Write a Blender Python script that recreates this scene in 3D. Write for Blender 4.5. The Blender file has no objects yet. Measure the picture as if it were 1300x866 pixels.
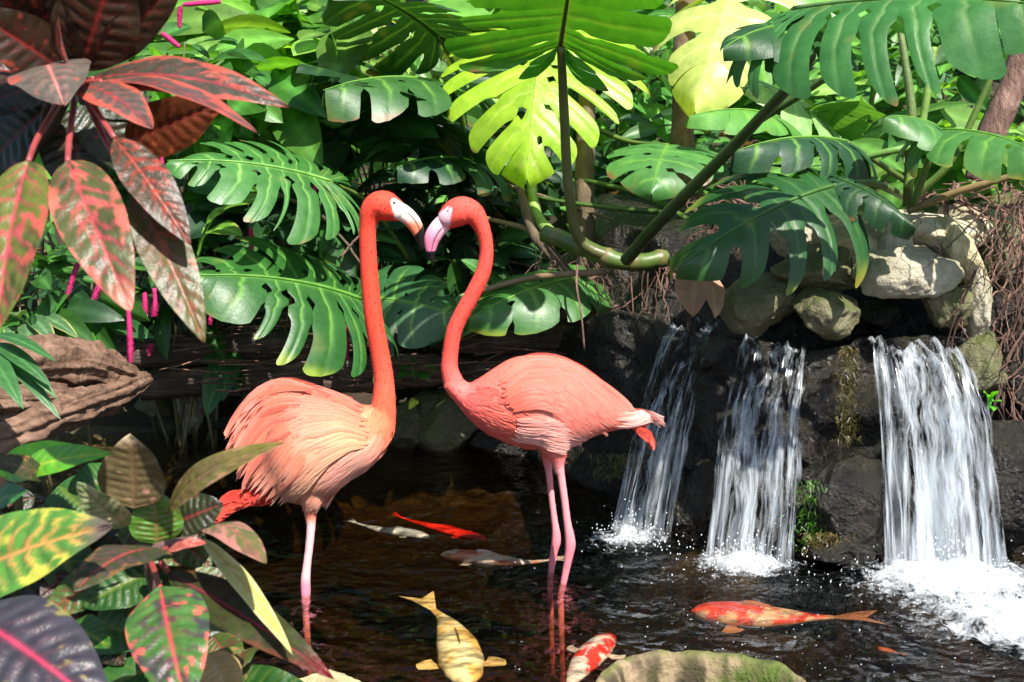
import bpy, bmesh, math, random
import numpy as np
from mathutils import Vector, Matrix
from mathutils.bvhtree import BVHTree

sc = bpy.context.scene
COL = sc.collection
random.seed(7)
RNG = np.random.default_rng(7)

# ------------------------------------------------------------------ camera, sky, sun, exposure
F = 1700.0                                   # focal length in photo pixels (photo 1300 x 866)
CAMZ = 1.25
PITCH = math.radians(10.1)
cam = bpy.data.cameras.new('camera')
cam.sensor_width = 36.0
cam.lens = 36.0 * F / 1300.0
cam.clip_start = 0.05
cam.clip_end = 400
cam.dof.use_dof = True
cam.dof.focus_distance = 3.5
cam.dof.aperture_fstop = 8.0
cam_o = bpy.data.objects.new('camera', cam)
COL.objects.link(cam_o)
cam_o.location = (0, 0, CAMZ)
cam_o.rotation_euler = (math.pi / 2 - PITCH, 0, 0)
sc.camera = cam_o

SUN = Vector((0.27, -0.52, 0.81)).normalized()   # towards the sun
world = bpy.data.worlds.new('World')
sc.world = world
world.use_nodes = True
wn = world.node_tree
sky = wn.nodes.new('ShaderNodeTexSky')
sky.sky_type = 'NISHITA'
sky.sun_disc = False
sky.sun_elevation = math.asin(SUN.z)
sky.sun_rotation = math.atan2(SUN.x, SUN.y)
wn.links.new(sky.outputs[0], wn.nodes['Background'].inputs[0])
wn.nodes['Background'].inputs[1].default_value = 0.10
sl = bpy.data.lights.new('sun', 'SUN')
sl.energy = 5.0
sl.angle = math.radians(0.5)
sl.color = (1.0, 0.95, 0.88)
so = bpy.data.objects.new('sun', sl)
COL.objects.link(so)
so.rotation_euler = SUN.to_track_quat('Z', 'Y').to_euler()
so.location = (2, -2, 6)
sc.view_settings.view_transform = 'Standard'
sc.view_settings.look = 'None'
sc.view_settings.exposure = 1.0
sc.view_settings.gamma = 1.0
sc.view_settings.use_curve_mapping = False
sc.cycles.max_bounces = 8
sc.cycles.transparent_max_bounces = 16
sc.cycles.caustics_reflective = False
sc.cycles.caustics_refractive = False

# ------------------------------------------------------------------ helpers
CP, SP = math.cos(PITCH), math.sin(PITCH)


def ray(px, py):
    dx, dy = (px - 650.0) / F, (433.0 - py) / F
    return np.array((dx, CP + dy * SP, -SP + dy * CP))


def P(px, py, Y):
    """the point that stands Y metres in front of the camera, under this photo pixel"""
    d = ray(px, py)
    return np.array((0, 0, CAMZ)) + d * (Y / d[1])


def PZ(px, py, z):
    d = ray(px, py)
    return np.array((0, 0, CAMZ)) + d * ((z - CAMZ) / d[2])


def proj(v):
    v = np.asarray(v, float)
    x, y, z = v[..., 0], v[..., 1], v[..., 2] - CAMZ
    fw = y * CP - z * SP
    up = y * SP + z * CP
    return 650 + F * x / fw, 433 - F * up / fw


def pxm(Y):
    return Y / F


def _hash(ix, iy, iz, s):
    h = (ix * 374761393 + iy * 668265263 + iz * 2147483647 + s * 144665) & 0xFFFFFFFF
    h = ((h ^ (h >> 13)) * 1274126177) & 0xFFFFFFFF
    h = h ^ (h >> 16)
    return (h & 0xFFFF) / 65535.0


def vnoise(p, seed=0):
    p = np.asarray(p, float)
    f = np.floor(p)
    i = f.astype(np.int64)
    t = p - f
    t = t * t * (3 - 2 * t)
    r = 0
    for a in (0, 1):
        for b in (0, 1):
            for c in (0, 1):
                w = (t[..., 0] if a else 1 - t[..., 0]) * (t[..., 1] if b else 1 - t[..., 1]) * (t[..., 2] if c else 1 - t[..., 2])
                r = r + w * _hash(i[..., 0] + a, i[..., 1] + b, i[..., 2] + c, seed)
    return r


def fbm(p, oct=4, seed=0):
    p = np.asarray(p, float)
    r, a, n = 0, 0.5, 0
    for k in range(oct):
        r = r + a * vnoise(p * 2 ** k + k * 17.3, seed + k)
        n += a
        a *= 0.5
    return r / n


def sst(a, b, x):
    t = np.clip((np.asarray(x, float) - a) / (b - a), 0, 1)
    return t * t * (3 - 2 * t)


def mixc(a, b, t):
    a, b, t = np.asarray(a, float), np.asarray(b, float), np.asarray(t, float)[..., None]
    return a * (1 - t) + b * t


def unit(v):
    v = np.asarray(v, float)
    return v / (np.linalg.norm(v, axis=-1, keepdims=True) + 1e-12)


def smooth_path(pts, n):
    """Catmull-Rom through rows of numbers"""
    p = np.asarray(pts, float)
    if len(p) == 2:
        t = np.linspace(0, 1, n)[:, None]
        return p[0] * (1 - t) + p[1] * t
    q = np.vstack([2 * p[0] - p[1], p, 2 * p[-1] - p[-2]])
    seg = np.linalg.norm(np.diff(p[:, :2], axis=0), axis=1) + 1e-9
    cum = np.concatenate([[0], np.cumsum(seg)])
    out = []
    for s in np.linspace(0, cum[-1], n):
        k = min(int(np.searchsorted(cum, s, 'right')) - 1, len(p) - 2)
        t = (s - cum[k]) / seg[k]
        a, b, c, d = q[k], q[k + 1], q[k + 2], q[k + 3]
        out.append(0.5 * (2 * b + (c - a) * t + (2 * a - 5 * b + 4 * c - d) * t * t + (3 * b - a - 3 * c + d) * t ** 3))
    return np.array(out)


class MB:
    """collects vertices, faces, colours, uvs; build() links them as one mesh object"""
    def __init__(s):
        s.v, s.f, s.c, s.m, s.u = [], [], [], [], []
        s.n = 0

    def add(s, v, f, col=(1, 1, 1), mat=0, uv=None):
        v = np.asarray(v, float).reshape(-1, 3)
        s.v.append(v)
        s.f.extend([tuple(i + s.n for i in q) for q in f])
        s.m.extend([mat] * len(f))
        c = np.asarray(col, float)
        if c.ndim == 1:
            c = np.tile(c, (len(v), 1))
        s.c.append(c.reshape(-1, 3))
        s.u.append(np.zeros((len(v), 2)) if uv is None else np.asarray(uv, float).reshape(-1, 2))
        s.n += len(v)

    def build(s, name, mats, parent=None, merge=0, smooth=True):
        me = bpy.data.meshes.new(name)
        V = np.vstack(s.v)
        me.from_pydata(V.tolist(), [], s.f)
        C = np.hstack([np.vstack(s.c), np.ones((len(V), 1))])
        at = me.color_attributes.new('Col', 'FLOAT_COLOR', 'POINT')
        at.data.foreach_set('color', C.astype(np.float32).ravel())
        ua = me.attributes.new('flow', 'FLOAT2', 'POINT')
        ua.data.foreach_set('vector', np.vstack(s.u).astype(np.float32).ravel())
        for m in (mats if isinstance(mats, (list, tuple)) else [mats]):
            me.materials.append(m)
        me.polygons.foreach_set('material_index', s.m)
        me.polygons.foreach_set('use_smooth', [smooth] * len(s.f))
        me.update()
        if merge:
            import bmesh
            bm = bmesh.new()
            bm.from_mesh(me)
            bmesh.ops.remove_doubles(bm, verts=bm.verts, dist=merge)
            bm.to_mesh(me)
            bm.free()
        o = bpy.data.objects.new(name, me)
        COL.objects.link(o)
        if parent:
            o.parent = parent
            o.matrix_parent_inverse = Matrix.Translation(parent.location).inverted()
        return o


def tag(o, label, cat, group=None, kind=None):
    o['label'] = label
    o['category'] = cat
    if group:
        o['group'] = group
    if kind:
        o['kind'] = kind
    return o


def thing(name, label, cat, loc, group=None):
    o = bpy.data.objects.new(name, None)
    o.empty_display_size = 0.05
    COL.objects.link(o)
    o.location = tuple(loc)
    return tag(o, label, cat, group)


def grid_faces(nu, nv, close_v=False):
    f = []
    for i in range(nu - 1):
        for j in range(nv if close_v else nv - 1):
            k = (j + 1) % nv
            f.append((i * nv + j, i * nv + k, (i + 1) * nv + k, (i + 1) * nv + j))
    return f


def frames(path):
    p = np.asarray(path, float)
    t = unit(np.gradient(p, axis=0))
    n0 = np.cross(t[0], (0, 0, 1.0))
    if np.linalg.norm(n0) < 1e-3:
        n0 = np.cross(t[0], (0, 1.0, 0))
    n = [unit(n0)]
    for i in range(1, len(p)):
        v = n[-1] - t[i] * np.dot(n[-1], t[i])
        n.append(unit(v))
    n = np.array(n)
    return t, n, np.cross(t, n)


def tube(mb, path, rad, col=(1, 1, 1), sides=8, mat=0, cap=True, squash=None, noise=0, nf=20, seed=0, grain=0):
    p = np.asarray(path, float)
    m = len(p)
    r = np.broadcast_to(np.asarray(rad, float), (m,))
    t, n, b = frames(p)
    a = np.linspace(0, 2 * np.pi, sides, endpoint=False)
    ca, sa = np.cos(a), np.sin(a)
    rr = np.ones((m, sides)) * r[:, None]
    if noise:
        q = p[:, None, :] + (ca[None, :, None] * n[:, None] + sa[None, :, None] * b[:, None]) * r[:, None, None]
        rr = rr * (1 + noise * 2 * (fbm(q * nf, 3, seed) - 0.5))
    if grain:
        L = np.concatenate([[0], np.cumsum(np.linalg.norm(np.diff(p, axis=0), axis=1))])
        g = np.stack([np.tile(ca * 5, (m, 1)), np.tile(sa * 5, (m, 1)), np.tile(L[:, None] * 5, (1, sides))], -1)
        rr = rr * (1 + grain * 2 * (fbm(g, 3, seed + 5) - 0.5))
    v = p[:, None, :] + ca[None, :, None] * n[:, None] * rr[..., None] + sa[None, :, None] * b[:, None] * rr[..., None]
    if squash:
        pass
    c = np.asarray(col, float)
    if c.ndim == 2 and len(c) == m:
        c = np.repeat(c[:, None, :], sides, 1)
    elif c.ndim == 1:
        c = np.tile(c, (m, sides, 1))
    v = v.reshape(-1, 3)
    c = c.reshape(-1, 3)
    f = grid_faces(m, sides, True)
    if cap:
        k = len(v)
        v = np.vstack([v, p[0], p[-1]])
        c = np.vstack([c, c[0], c[-1]])
        f += [(k, (j + 1) % sides, j) for j in range(sides)]
        e = (m - 1) * sides
        f += [(k + 1, e + j, e + (j + 1) % sides) for j in range(sides)]
    mb.add(v, f, c, mat)


# ------------------------------------------------------------------ materials
class NT:
    def __init__(s, name):
        s.m = bpy.data.materials.new(name)
        s.m.use_nodes = True
        s.t = s.m.node_tree
        s.t.nodes.clear()
        s.out = s.t.nodes.new('ShaderNodeOutputMaterial')

    def n(s, kind, **kw):
        x = s.t.nodes.new('ShaderNode' + kind)
        for k, v in kw.items():
            if hasattr(x, k):
                setattr(x, k, v)
            else:
                s.set(x, k, v)
        return x

    def set(s, x, k, v):
        i = x.inputs[int(k[1:])] if k[0] == 'i' and k[1:].isdigit() else x.inputs[k.replace('_', ' ')]
        if isinstance(v, bpy.types.NodeSocket):
            s.t.links.new(v, i)
        elif isinstance(v, bpy.types.Node):
            s.t.links.new(v.outputs[0], i)
        else:
            if hasattr(i.default_value, '__len__') and not hasattr(v, '__len__'):
                v = (v,) * len(i.default_value)
            if hasattr(v, '__len__') and len(v) == 3 and len(i.default_value) == 4:
                v = tuple(v) + (1,)
            i.default_value = v

    def math(s, op, a, b=0.0, c=0.0, clamp=False):
        x = s.n('Math', operation=op)
        x.use_clamp = clamp
        s.set(x, 'i0', a)
        s.set(x, 'i1', b)
        s.set(x, 'i2', c)
        return x.outputs[0]

    def noise(s, vec, scale, detail=4, rough=0.55, w=None):
        x = s.n('TexNoise')
        s.set(x, 'Scale', scale)
        s.set(x, 'Detail', detail)
        s.set(x, 'Roughness', rough)
        if vec is not None:
            s.set(x, 'Vector', vec)
        return x.outputs[0]

    def ramp(s, fac, stops):
        x = s.n('ValToRGB')
        s.set(x, 'Fac', fac)
        e = x.color_ramp.elements
        while len(e) < len(stops):
            e.new(0.5)
        for el, (p, c) in zip(e, stops):
            el.position = p
            el.color = tuple(c) + (1,) if hasattr(c, '__len__') else (c, c, c, 1)
        return x.outputs[0]

    def mix(s, fac, a, b, mode='MIX'):
        x = s.n('Mix', data_type='RGBA', blend_type=mode)
        for i, v in ((0, fac), (6, a), (7, b)):
            if isinstance(v, bpy.types.NodeSocket):
                s.t.links.new(v, x.inputs[i])
            else:
                x.inputs[i].default_value = v if i == 0 else (tuple(v) + (1,))[:4]
        return x.outputs[2]

    def mapped(s, vec, scale):
        x = s.n('Mapping')
        s.set(x, 'Vector', vec)
        s.set(x, 'Scale', scale)
        return x.outputs[0]

    def bump(s, h, strength, dist):
        x = s.n('Bump')
        s.set(x, 'Strength', strength)
        s.set(x, 'Distance', dist)
        s.set(x, 'Height', h)
        return x.outputs[0]

    def mixsh(s, fac, a, b):
        x = s.n('MixShader')
        s.set(x, 'i0', fac)
        s.set(x, 'i1', a)
        s.set(x, 'i2', b)
        return x.outputs[0]

    def end(s, sh):
        s.t.links.new(sh if isinstance(sh, bpy.types.NodeSocket) else sh.outputs[0], s.out.inputs[0])
        return s.m


def col_attr(t):
    a = t.n('Attribute', attribute_name='Col')
    return a.outputs['Color']


def geo_pos(t):
    return t.n('NewGeometry').outputs['Position']


def leaf_material(name, rough=0.32, trans=0.3, bump=0.25, glow=(1.5, 1.5, 0.6), nscale=60, spec=0.5):
    t = NT(name)
    c = col_attr(t)
    pos = geo_pos(t)
    n1 = t.noise(pos, nscale * 0.35, 5, 0.6)
    k = t.ramp(n1, [(0.3, (0.72, 0.78, 0.7)), (0.7, (1.2, 1.14, 1.1))])
    base = t.mix(1.0, c, k, 'MULTIPLY')
    n2 = t.noise(pos, nscale * 3, 3)
    nb = t.noise(pos, nscale, 3)
    n3 = t.noise(pos, nscale * 1.7, 6, 0.7)
    base = t.mix(t.math('MULTIPLY', t.ramp(n3, [(0.64, 0.0), (0.76, 1.0)]), 0.15), base, (0.22, 0.22, 0.12))
    h = t.math('MULTIPLY_ADD', n2, 0.35, nb)
    bn = t.bump(h, bump, 0.004)
    rg = t.math('MULTIPLY_ADD', n1, 0.3, rough - 0.12)
    p = t.n('BsdfPrincipled', Base_Color=base, Roughness=rg, Normal=bn)
    t.set(p, 'Specular IOR Level', spec)
    if trans <= 0:
        return t.end(p)
    tr = t.n('BsdfTranslucent', Color=t.mix(1.0, base, glow, 'MULTIPLY'))
    return t.end(t.mixsh(trans, p, tr))


M = {}
M['leaf'] = leaf_material('glossy_leaf', 0.40, 0.28)
M['leaf_thin'] = leaf_material('thin_leaf', 0.36, 0.42, glow=(1.9, 1.8, 0.5))
M['croton'] = leaf_material('croton_leaf', 0.36, 0.10, 0.35, glow=(1.6, 0.9, 0.6), nscale=90, spec=0.35)
M['stem'] = leaf_material('green_stem', 0.40, 0.0, 0.4, nscale=50)


def feather_material():
    t = NT('feather')
    c = col_attr(t)
    pos = geo_pos(t)
    fl = t.n('Attribute', attribute_name='flow').outputs['Vector']
    n1 = t.noise(t.mapped(fl, (260, 30, 1)), 1.0, 3)
    n2 = t.noise(pos, 400, 3)
    k = t.ramp(n1, [(0.3, (0.88, 0.84, 0.82)), (0.7, (1.1, 1.1, 1.1))])
    base = t.mix(1.0, c, k, 'MULTIPLY')
    bn = t.bump(t.math('MULTIPLY_ADD', n2, 0.5, n1), 0.45, 0.003)
    p = t.n('BsdfPrincipled', Base_Color=base, Roughness=0.75, Normal=bn)
    t.set(p, 'Specular IOR Level', 0.2)
    t.set(p, 'Sheen Weight', 0.15)
    tr = t.n('BsdfTranslucent', Color=base)
    return t.end(t.mixsh(0.22, p, tr))


M['feather'] = feather_material()


def skin_material(name, rough, bump, scale):
    t = NT(name)
    c = col_attr(t)
    pos = geo_pos(t)
    n = t.noise(pos, scale, 4)
    k = t.ramp(n, [(0.3, (0.86, 0.85, 0.85)), (0.7, (1.08, 1.08, 1.08))])
    p = t.n('BsdfPrincipled', Base_Color=t.mix(1.0, c, k, 'MULTIPLY'), Roughness=rough, Normal=t.bump(n, bump, 0.002))
    return t.end(p)


M['plumage'] = skin_material('short_plumage', 0.8, 0.4, 300)
M['beak'] = skin_material('beak_horn', 0.35, 0.1, 200)
M['fish'] = skin_material('fish_skin', 0.3, 0.15, 300)
M['eye'] = skin_material('eye_surface', 0.08, 0.0, 100)


def rock_material(name, stops, scale, rough, bump, moss=0.0, mosscol=(0.05, 0.08, 0.015), wet=0.0):
    t = NT(name)
    pos = geo_pos(t)
    a = t.noise(pos, scale, 8, 0.62)
    b = t.noise(pos, scale * 6, 6, 0.6)
    v = t.n('TexVoronoi', feature='DISTANCE_TO_EDGE')
    t.set(v, 'Vector', pos)
    t.set(v, 'Scale', scale * 1.7)
    cr = t.ramp(v.outputs[0], [(0.0, 0.0), (0.06, 1.0)])
    base = t.ramp(t.math('MULTIPLY_ADD', b, 0.4, t.math('MULTIPLY', a, 0.7)), stops)
    base = t.mix(1.0, base, col_attr(t), 'MULTIPLY')
    if moss:
        nz = t.n('SeparateXYZ', i0=t.n('NewGeometry').outputs['Normal']).outputs[2]
        mk = t.math('MULTIPLY', t.ramp(t.math('MULTIPLY_ADD', nz, 0.25, t.noise(pos, scale * 1.3, 5)), [(0.5, 0.0), (0.72, 1.0)]), moss)
        base = t.mix(mk, base, mosscol)
    h = t.math('MULTIPLY_ADD', cr, 0.04, t.math('MULTIPLY_ADD', b, 0.5, a))
    rg = t.ramp(t.noise(pos, scale * 2, 4), [(0.35, rough - wet), (0.65, rough)])
    p = t.n('BsdfPrincipled', Base_Color=base, Roughness=rg, Normal=t.bump(h, bump, 0.03))
    return t.end(p)


M['rock'] = rock_material('dry_rock', [(0.25, (0.16, 0.13, 0.09)), (0.5, (0.36, 0.32, 0.23)), (0.8, (0.52, 0.48, 0.38))], 9, 0.85, 0.7, 0.35, (0.10, 0.11, 0.02))
M['mossrock'] = rock_material('mossy_rock', [(0.25, (0.05, 0.045, 0.025)), (0.5, (0.13, 0.12, 0.06)), (0.8, (0.24, 0.22, 0.13))], 10, 0.75, 0.7, 0.8, (0.06, 0.075, 0.012), 0.2)
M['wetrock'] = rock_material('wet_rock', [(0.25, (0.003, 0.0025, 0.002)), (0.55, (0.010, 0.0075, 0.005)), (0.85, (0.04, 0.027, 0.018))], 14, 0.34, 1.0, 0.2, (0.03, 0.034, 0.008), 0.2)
M['soil'] = rock_material('soil', [(0.25, (0.008, 0.0045, 0.002)), (0.55, (0.025, 0.014, 0.007)), (0.85, (0.07, 0.04, 0.022))], 7, 0.9, 0.8, 0.15, (0.03, 0.04, 0.008))
M['pondbed'] = rock_material('pond_bed', [(0.25, (0.015, 0.011, 0.005)), (0.55, (0.06, 0.045, 0.02)), (0.85, (0.15, 0.11, 0.05))], 10, 0.9, 0.6, 0.0)


def wood_material(name, stops, rough=0.8, gscale=(40, 40, 6), bump=0.8):
    t = NT(name)
    pos = geo_pos(t)
    a = t.noise(t.mapped(pos, gscale), 1.0, 8, 0.65)
    b = t.noise(pos, 14, 5)
    base = t.mix(1.0, t.ramp(t.math('MULTIPLY_ADD', b, 0.35, t.math('MULTIPLY', a, 0.7)), stops), col_attr(t), 'MULTIPLY')
    p = t.n('BsdfPrincipled', Base_Color=base, Roughness=rough, Normal=t.bump(t.math('MULTIPLY_ADD', b, 0.4, a), bump, 0.02))
    return t.end(p)


M['driftwood'] = wood_material('driftwood', [(0.3, (0.05, 0.03, 0.02)), (0.5, (0.2, 0.125, 0.085)), (0.75, (0.46, 0.33, 0.25))], 0.85, (6, 40, 40))
M['darkwood'] = wood_material('dark_wet_wood', [(0.3, (0.01, 0.006, 0.004)), (0.5, (0.045, 0.027, 0.018)), (0.72, (0.22, 0.14, 0.10))], 0.6, (3, 50, 50))
M['bark'] = wood_material('bark', [(0.3, (0.05, 0.035, 0.02)), (0.55, (0.14, 0.1, 0.06)), (0.8, (0.26, 0.2, 0.13))], 0.85, (40, 40, 8))
M['root'] = wood_material('root_bark', [(0.3, (0.07, 0.04, 0.028)), (0.55, (0.20, 0.11, 0.08)), (0.8, (0.42, 0.27, 0.21))], 0.8, (60, 60, 20))


LEGS = [tuple(PZ(388, 776, 0)[:2]), tuple(PZ(711, 758, 0)[:2]), tuple(PZ(698, 737, 0)[:2])]


def water_material():
    t = NT('pond_water')
    pos = geo_pos(t)
    q = t.n('Mapping')
    t.set(q, 'Vector', pos)
    t.set(q, 'Rotation', (0, 0, 0.35))
    t.set(q, 'Scale', (1.15, 1.3, 1.0))
    q = q.outputs[0]
    a = t.noise(q, 7.5, 2, 0.45)
    b = t.noise(q, 30, 3, 0.55)
    rough_zone = t.n('Attribute', attribute_name='Col').outputs['Fac']     # churned near the falls
    h = t.math('MULTIPLY_ADD', b, t.math('MULTIPLY_ADD', rough_zone, 0.45, 0.07), a)
    for lx, ly in LEGS:                                   # rings spreading where each leg stands in the water
        dv = t.n('VectorMath', operation='DISTANCE')
        t.set(dv, 'i0', pos)
        t.set(dv, 'i1', (lx, ly, 0.0))
        dd = t.math('MULTIPLY_ADD', b, 0.03, dv.outputs['Value'])
        env = t.math('EXPONENT', t.math('MULTIPLY', dd, -6.5))
        h = t.math('MULTIPLY_ADD', t.math('SINE', t.math('MULTIPLY', dd, 130.0)), t.math('MULTIPLY', env, 0.075), h)
    bn = t.bump(h, 1.0, 0.055)
    fr = t.n('Fresnel', IOR=1.45, Normal=bn)
    g = t.n('BsdfGlossy', Roughness=0.02, Normal=bn)
    tr = t.n('BsdfTransparent', Color=(0.96, 0.94, 0.88))
    v = t.n('VolumeAbsorption', Color=(0.70, 0.58, 0.34), Density=5.5)
    t.t.links.new(v.outputs[0], t.out.inputs['Volume'])
    return t.end(t.mixsh(t.math('MINIMUM', fr.outputs[0], 0.5), tr, g))


def falls_material():
    t = NT('falling_water')
    fl = t.n('Attribute', attribute_name='flow').outputs['Vector']
    d = t.n('SeparateColor', i0=col_attr(t))
    dens, seed = d.outputs[0], d.outputs[1]
    wob = t.noise(t.mapped(fl, (10, 7, 1)), 1.0, 3)
    cb = t.n('CombineXYZ')
    sp = t.n('SeparateXYZ', i0=fl)
    t.set(cb, 'i0', t.math('MULTIPLY_ADD', wob, 0.06, sp.outputs[0]))
    t.set(cb, 'i1', sp.outputs[1])
    t.set(cb, 'i2', seed)
    n1 = t.noise(t.mapped(cb, (70, 7, 9)), 1.0, 4, 0.7)
    n2 = t.noise(t.mapped(cb, (190, 18, 9)), 1.0, 3, 0.6)
    n3 = t.noise(t.mapped(cb, (22, 7, 9)), 1.0, 2)
    s = t.math('MULTIPLY_ADD', n2, 0.4, t.math('MULTIPLY_ADD', n3, 0.55, t.math('MULTIPLY', n1, 0.75)))
    s = t.math('ADD', s, t.math('MULTIPLY_ADD', dens, 0.72, -0.85))
    al = t.ramp(s, [(0.55, 0.0), (0.70, 0.40), (0.92, 0.88)])
    df = t.n('BsdfDiffuse', Color=(0.82, 0.88, 0.92))
    tl = t.n('BsdfTranslucent', Color=(0.82, 0.88, 0.92))
    gl = t.n('BsdfGlossy', Roughness=0.15)
    sh = t.mixsh(0.25, t.mixsh(0.4, df, tl), gl)
    return t.end(t.mixsh(al, t.n('BsdfTransparent'), sh))


def foam_material():
    t = NT('foam')
    pos = geo_pos(t)
    d = t.n('SeparateColor', i0=col_attr(t)).outputs[0]
    n1 = t.noise(pos, 26, 5, 0.7)
    n2 = t.noise(pos, 90, 3, 0.6)
    s = t.math('ADD', t.math('MULTIPLY_ADD', n2, 0.6, t.math('MULTIPLY', n1, 1.0)), t.math('MULTIPLY_ADD', d, 0.70, -0.78))
    al = t.ramp(s, [(0.42, 0.0), (0.62, 0.35), (0.95, 0.92)])
    p = t.n('BsdfPrincipled', Base_Color=(0.76, 0.81, 0.84), Roughness=0.5, Normal=t.bump(n2, 0.5, 0.01))
    return t.end(t.mixsh(al, t.n('BsdfTransparent'), p))


def drop_material():
    t = NT('water_drop')
    p = t.n('BsdfPrincipled', Base_Color=(0.85, 0.9, 0.93), Roughness=0.15)
    return t.end(t.mixsh(0.35, p, t.n('BsdfTransparent')))


M['water'] = water_material()
M['falls'] = falls_material()
M['foam'] = foam_material()
M['drop'] = drop_material()


# ------------------------------------------------------------------ ground and water
def shore(x):
    x = np.asarray(x, float)
    return 5.0 - 1.05 * sst(0.15, 0.5, x) + 0.12 * (vnoise(np.stack([x * 2.2, x * 0, x * 0], -1), 3) - 0.5)


def near_shore(x):
    x = np.asarray(x, float)
    return 1.7 + 0.55 * sst(-0.35, -0.8, x)


def ground_z(x, y):
    t = y - shore(x)
    right = sst(0.2, 0.6, x)
    up = 0.22 * sst(0, 0.3, t) + 0.10 * sst(0.2, 0.6, t) + 0.30 * np.clip(t - 0.3, 0, 8) + 0.1 * np.clip(t - 8, 0, 60)
    upr = 0.50 * sst(0.05, 0.3, t) + 0.33 * np.clip(t - 0.7, 0, 8) + 0.1 * np.clip(t - 8, 0, 60)
    up = up * (1 - right) + upr * right
    dn = -0.36 * sst(0, 0.4, -t)
    z = np.where(t > 0, up, dn)
    s = near_shore(x) - y
    z = np.where(s > -0.2, -0.36 + (0.36 + 0.16 + 0.25 * sst(-0.3, -1.2, x)) * sst(-0.2, 0.25, s), z)
    side = sst(-2.3, -3.0, x)
    z = np.where((t < 0) & (s < 0), z * (1 - side) + 0.25 * side, z)
    n = fbm(np.stack([x * 2.5, y * 2.5, x * 0], -1), 4, 11) - 0.5
    return z + n * np.where(z > 0, 0.12, 0.06)


def build_ground():
    xs = np.unique(np.concatenate([np.linspace(-60, -4, 15), np.linspace(-4, 4, 130), np.linspace(4, 60, 15)]))
    ys = np.unique(np.concatenate([np.linspace(-60, -2, 10), np.linspace(-2, 8, 160), np.linspace(8, 90, 30)]))
    X, Y = np.meshgrid(xs, ys, indexing='ij')
    Z = ground_z(X, Y)
    mb = MB()
    f = grid_faces(len(xs), len(ys))
    f = [q[::-1] for q in f]
    mb.add(np.stack([X, Y, Z], -1), f, (1, 1, 1))
    me_f = mb.f
    cen = np.array([Z.ravel()[list(q)].mean() for q in me_f])
    mb.m = [1 if c < 0.02 else 0 for c in cen]
    o = mb.build('ground', [M['soil'], M['pondbed']])
    o['kind'] = 'structure'


build_ground()


def build_water():
    xs = np.linspace(-3.6, 3.0, 110)
    ys = np.linspace(1.2, 5.6, 90)
    X, Y = np.meshgrid(xs, ys, indexing='ij')
    d = np.exp(-((X - 0.62) / 0.45) ** 2 - ((Y - 3.5) / 0.35) ** 2) + np.exp(-((X - 1.15) / 0.5) ** 2 - ((Y - 3.3) / 0.45) ** 2) + 0.6 * np.exp(-((X - 0.33) / 0.3) ** 2 - ((Y - 3.8) / 0.3) ** 2)
    d = np.clip(d, 0, 1)
    p3 = np.stack([X, Y, X * 0], -1)
    Z = (fbm(p3 * 9, 3, 5) - 0.5) * (0.004 + 0.03 * d)
    mb = MB()
    nx, ny = len(xs), len(ys)
    top = np.stack([X, Y, Z], -1).reshape(-1, 3)
    rim = [i * ny for i in range(nx)] + [(nx - 1) * ny + j for j in range(1, ny)] + [i * ny + ny - 1 for i in range(nx - 2, -1, -1)] + [j for j in range(ny - 2, 0, -1)]
    low = top[rim].copy()
    low[:, 2] = -0.6
    nv, m = len(top), len(rim)
    f = [q[::-1] for q in grid_faces(nx, ny)]
    f += [(rim[k], nv + k, nv + (k + 1) % m, rim[(k + 1) % m])[::-1] for k in range(m)]
    f.append(tuple(nv + k for k in range(m))[::-1])
    f = [q[::-1] for q in f]
    cd = np.concatenate([d.ravel(), np.zeros(m)])
    mb.add(np.vstack([top, low]), f, np.stack([cd, cd, cd], -1))
    o = mb.build('water', M['water'])
    bm = bmesh.new()
    bm.from_mesh(o.data)
    bmesh.ops.recalc_face_normals(bm, faces=bm.faces)
    bm.faces.ensure_lookup_table()
    if bm.faces[0].normal.z < 0:
        bmesh.ops.reverse_faces(bm, faces=bm.faces)
    bm.to_mesh(o.data)
    bm.free()
    o['kind'] = 'structure'


build_water()

# ------------------------------------------------------------------ rocks
import bmesh


def ico(sub):
    bm = bmesh.new()
    bmesh.ops.create_icosphere(bm, subdivisions=sub, radius=1)
    bm.verts.ensure_lookup_table()
    v = np.array([x.co[:] for x in bm.verts])
    f = [tuple(a.index for a in q.verts) for q in bm.faces]
    bm.free()
    return v, f


ICO4 = ico(5)
ICO1 = ico(1)


def rock_shape(center, rad, seed, facets=12, rough=0.17, rot=0.0, flat=0.75):
    v, f = ICO4
    rg = np.random.default_rng(seed)
    d = v.copy()
    r = np.ones(len(v)) * 1.15
    for k in range(facets):                     # planes cut flats into the ball
        n = unit(rg.normal(size=3))
        h = rg.uniform(flat, 1.0)
        dn = d @ n
        r = np.where(dn > 0.05, np.minimum(r, h / np.maximum(dn, 0.05)), r)
    r = r * (1 + rough * 2 * (fbm(d * 2.2 + seed, 5, seed) - 0.5) + rough * 0.5 * (fbm(d * 9 + seed, 3, seed + 1) - 0.5))
    q = d * r[:, None] * np.asarray(rad)
    c, s = math.cos(rot), math.sin(rot)
    q = np.stack([q[:, 0] * c + q[:, 2] * s, q[:, 1], -q[:, 0] * s + q[:, 2] * c], -1)
    return q + np.asarray(center), f


def rock(name, label, px, py, Y, w, h, dep, seed, mat, rot=0.0, tint=(1, 1, 1), cat='rock', group=None, **kw):
    c = P(px, py, Y)
    s = pxm(Y) / 2
    v, f = rock_shape(c, (w * s, dep / 2, h * s), seed, rot=rot, **kw)
    mb = MB()
    mb.add(v, f, tint)
    o = mb.build(name, M[mat])
    return tag(o, label, cat, group)


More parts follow.
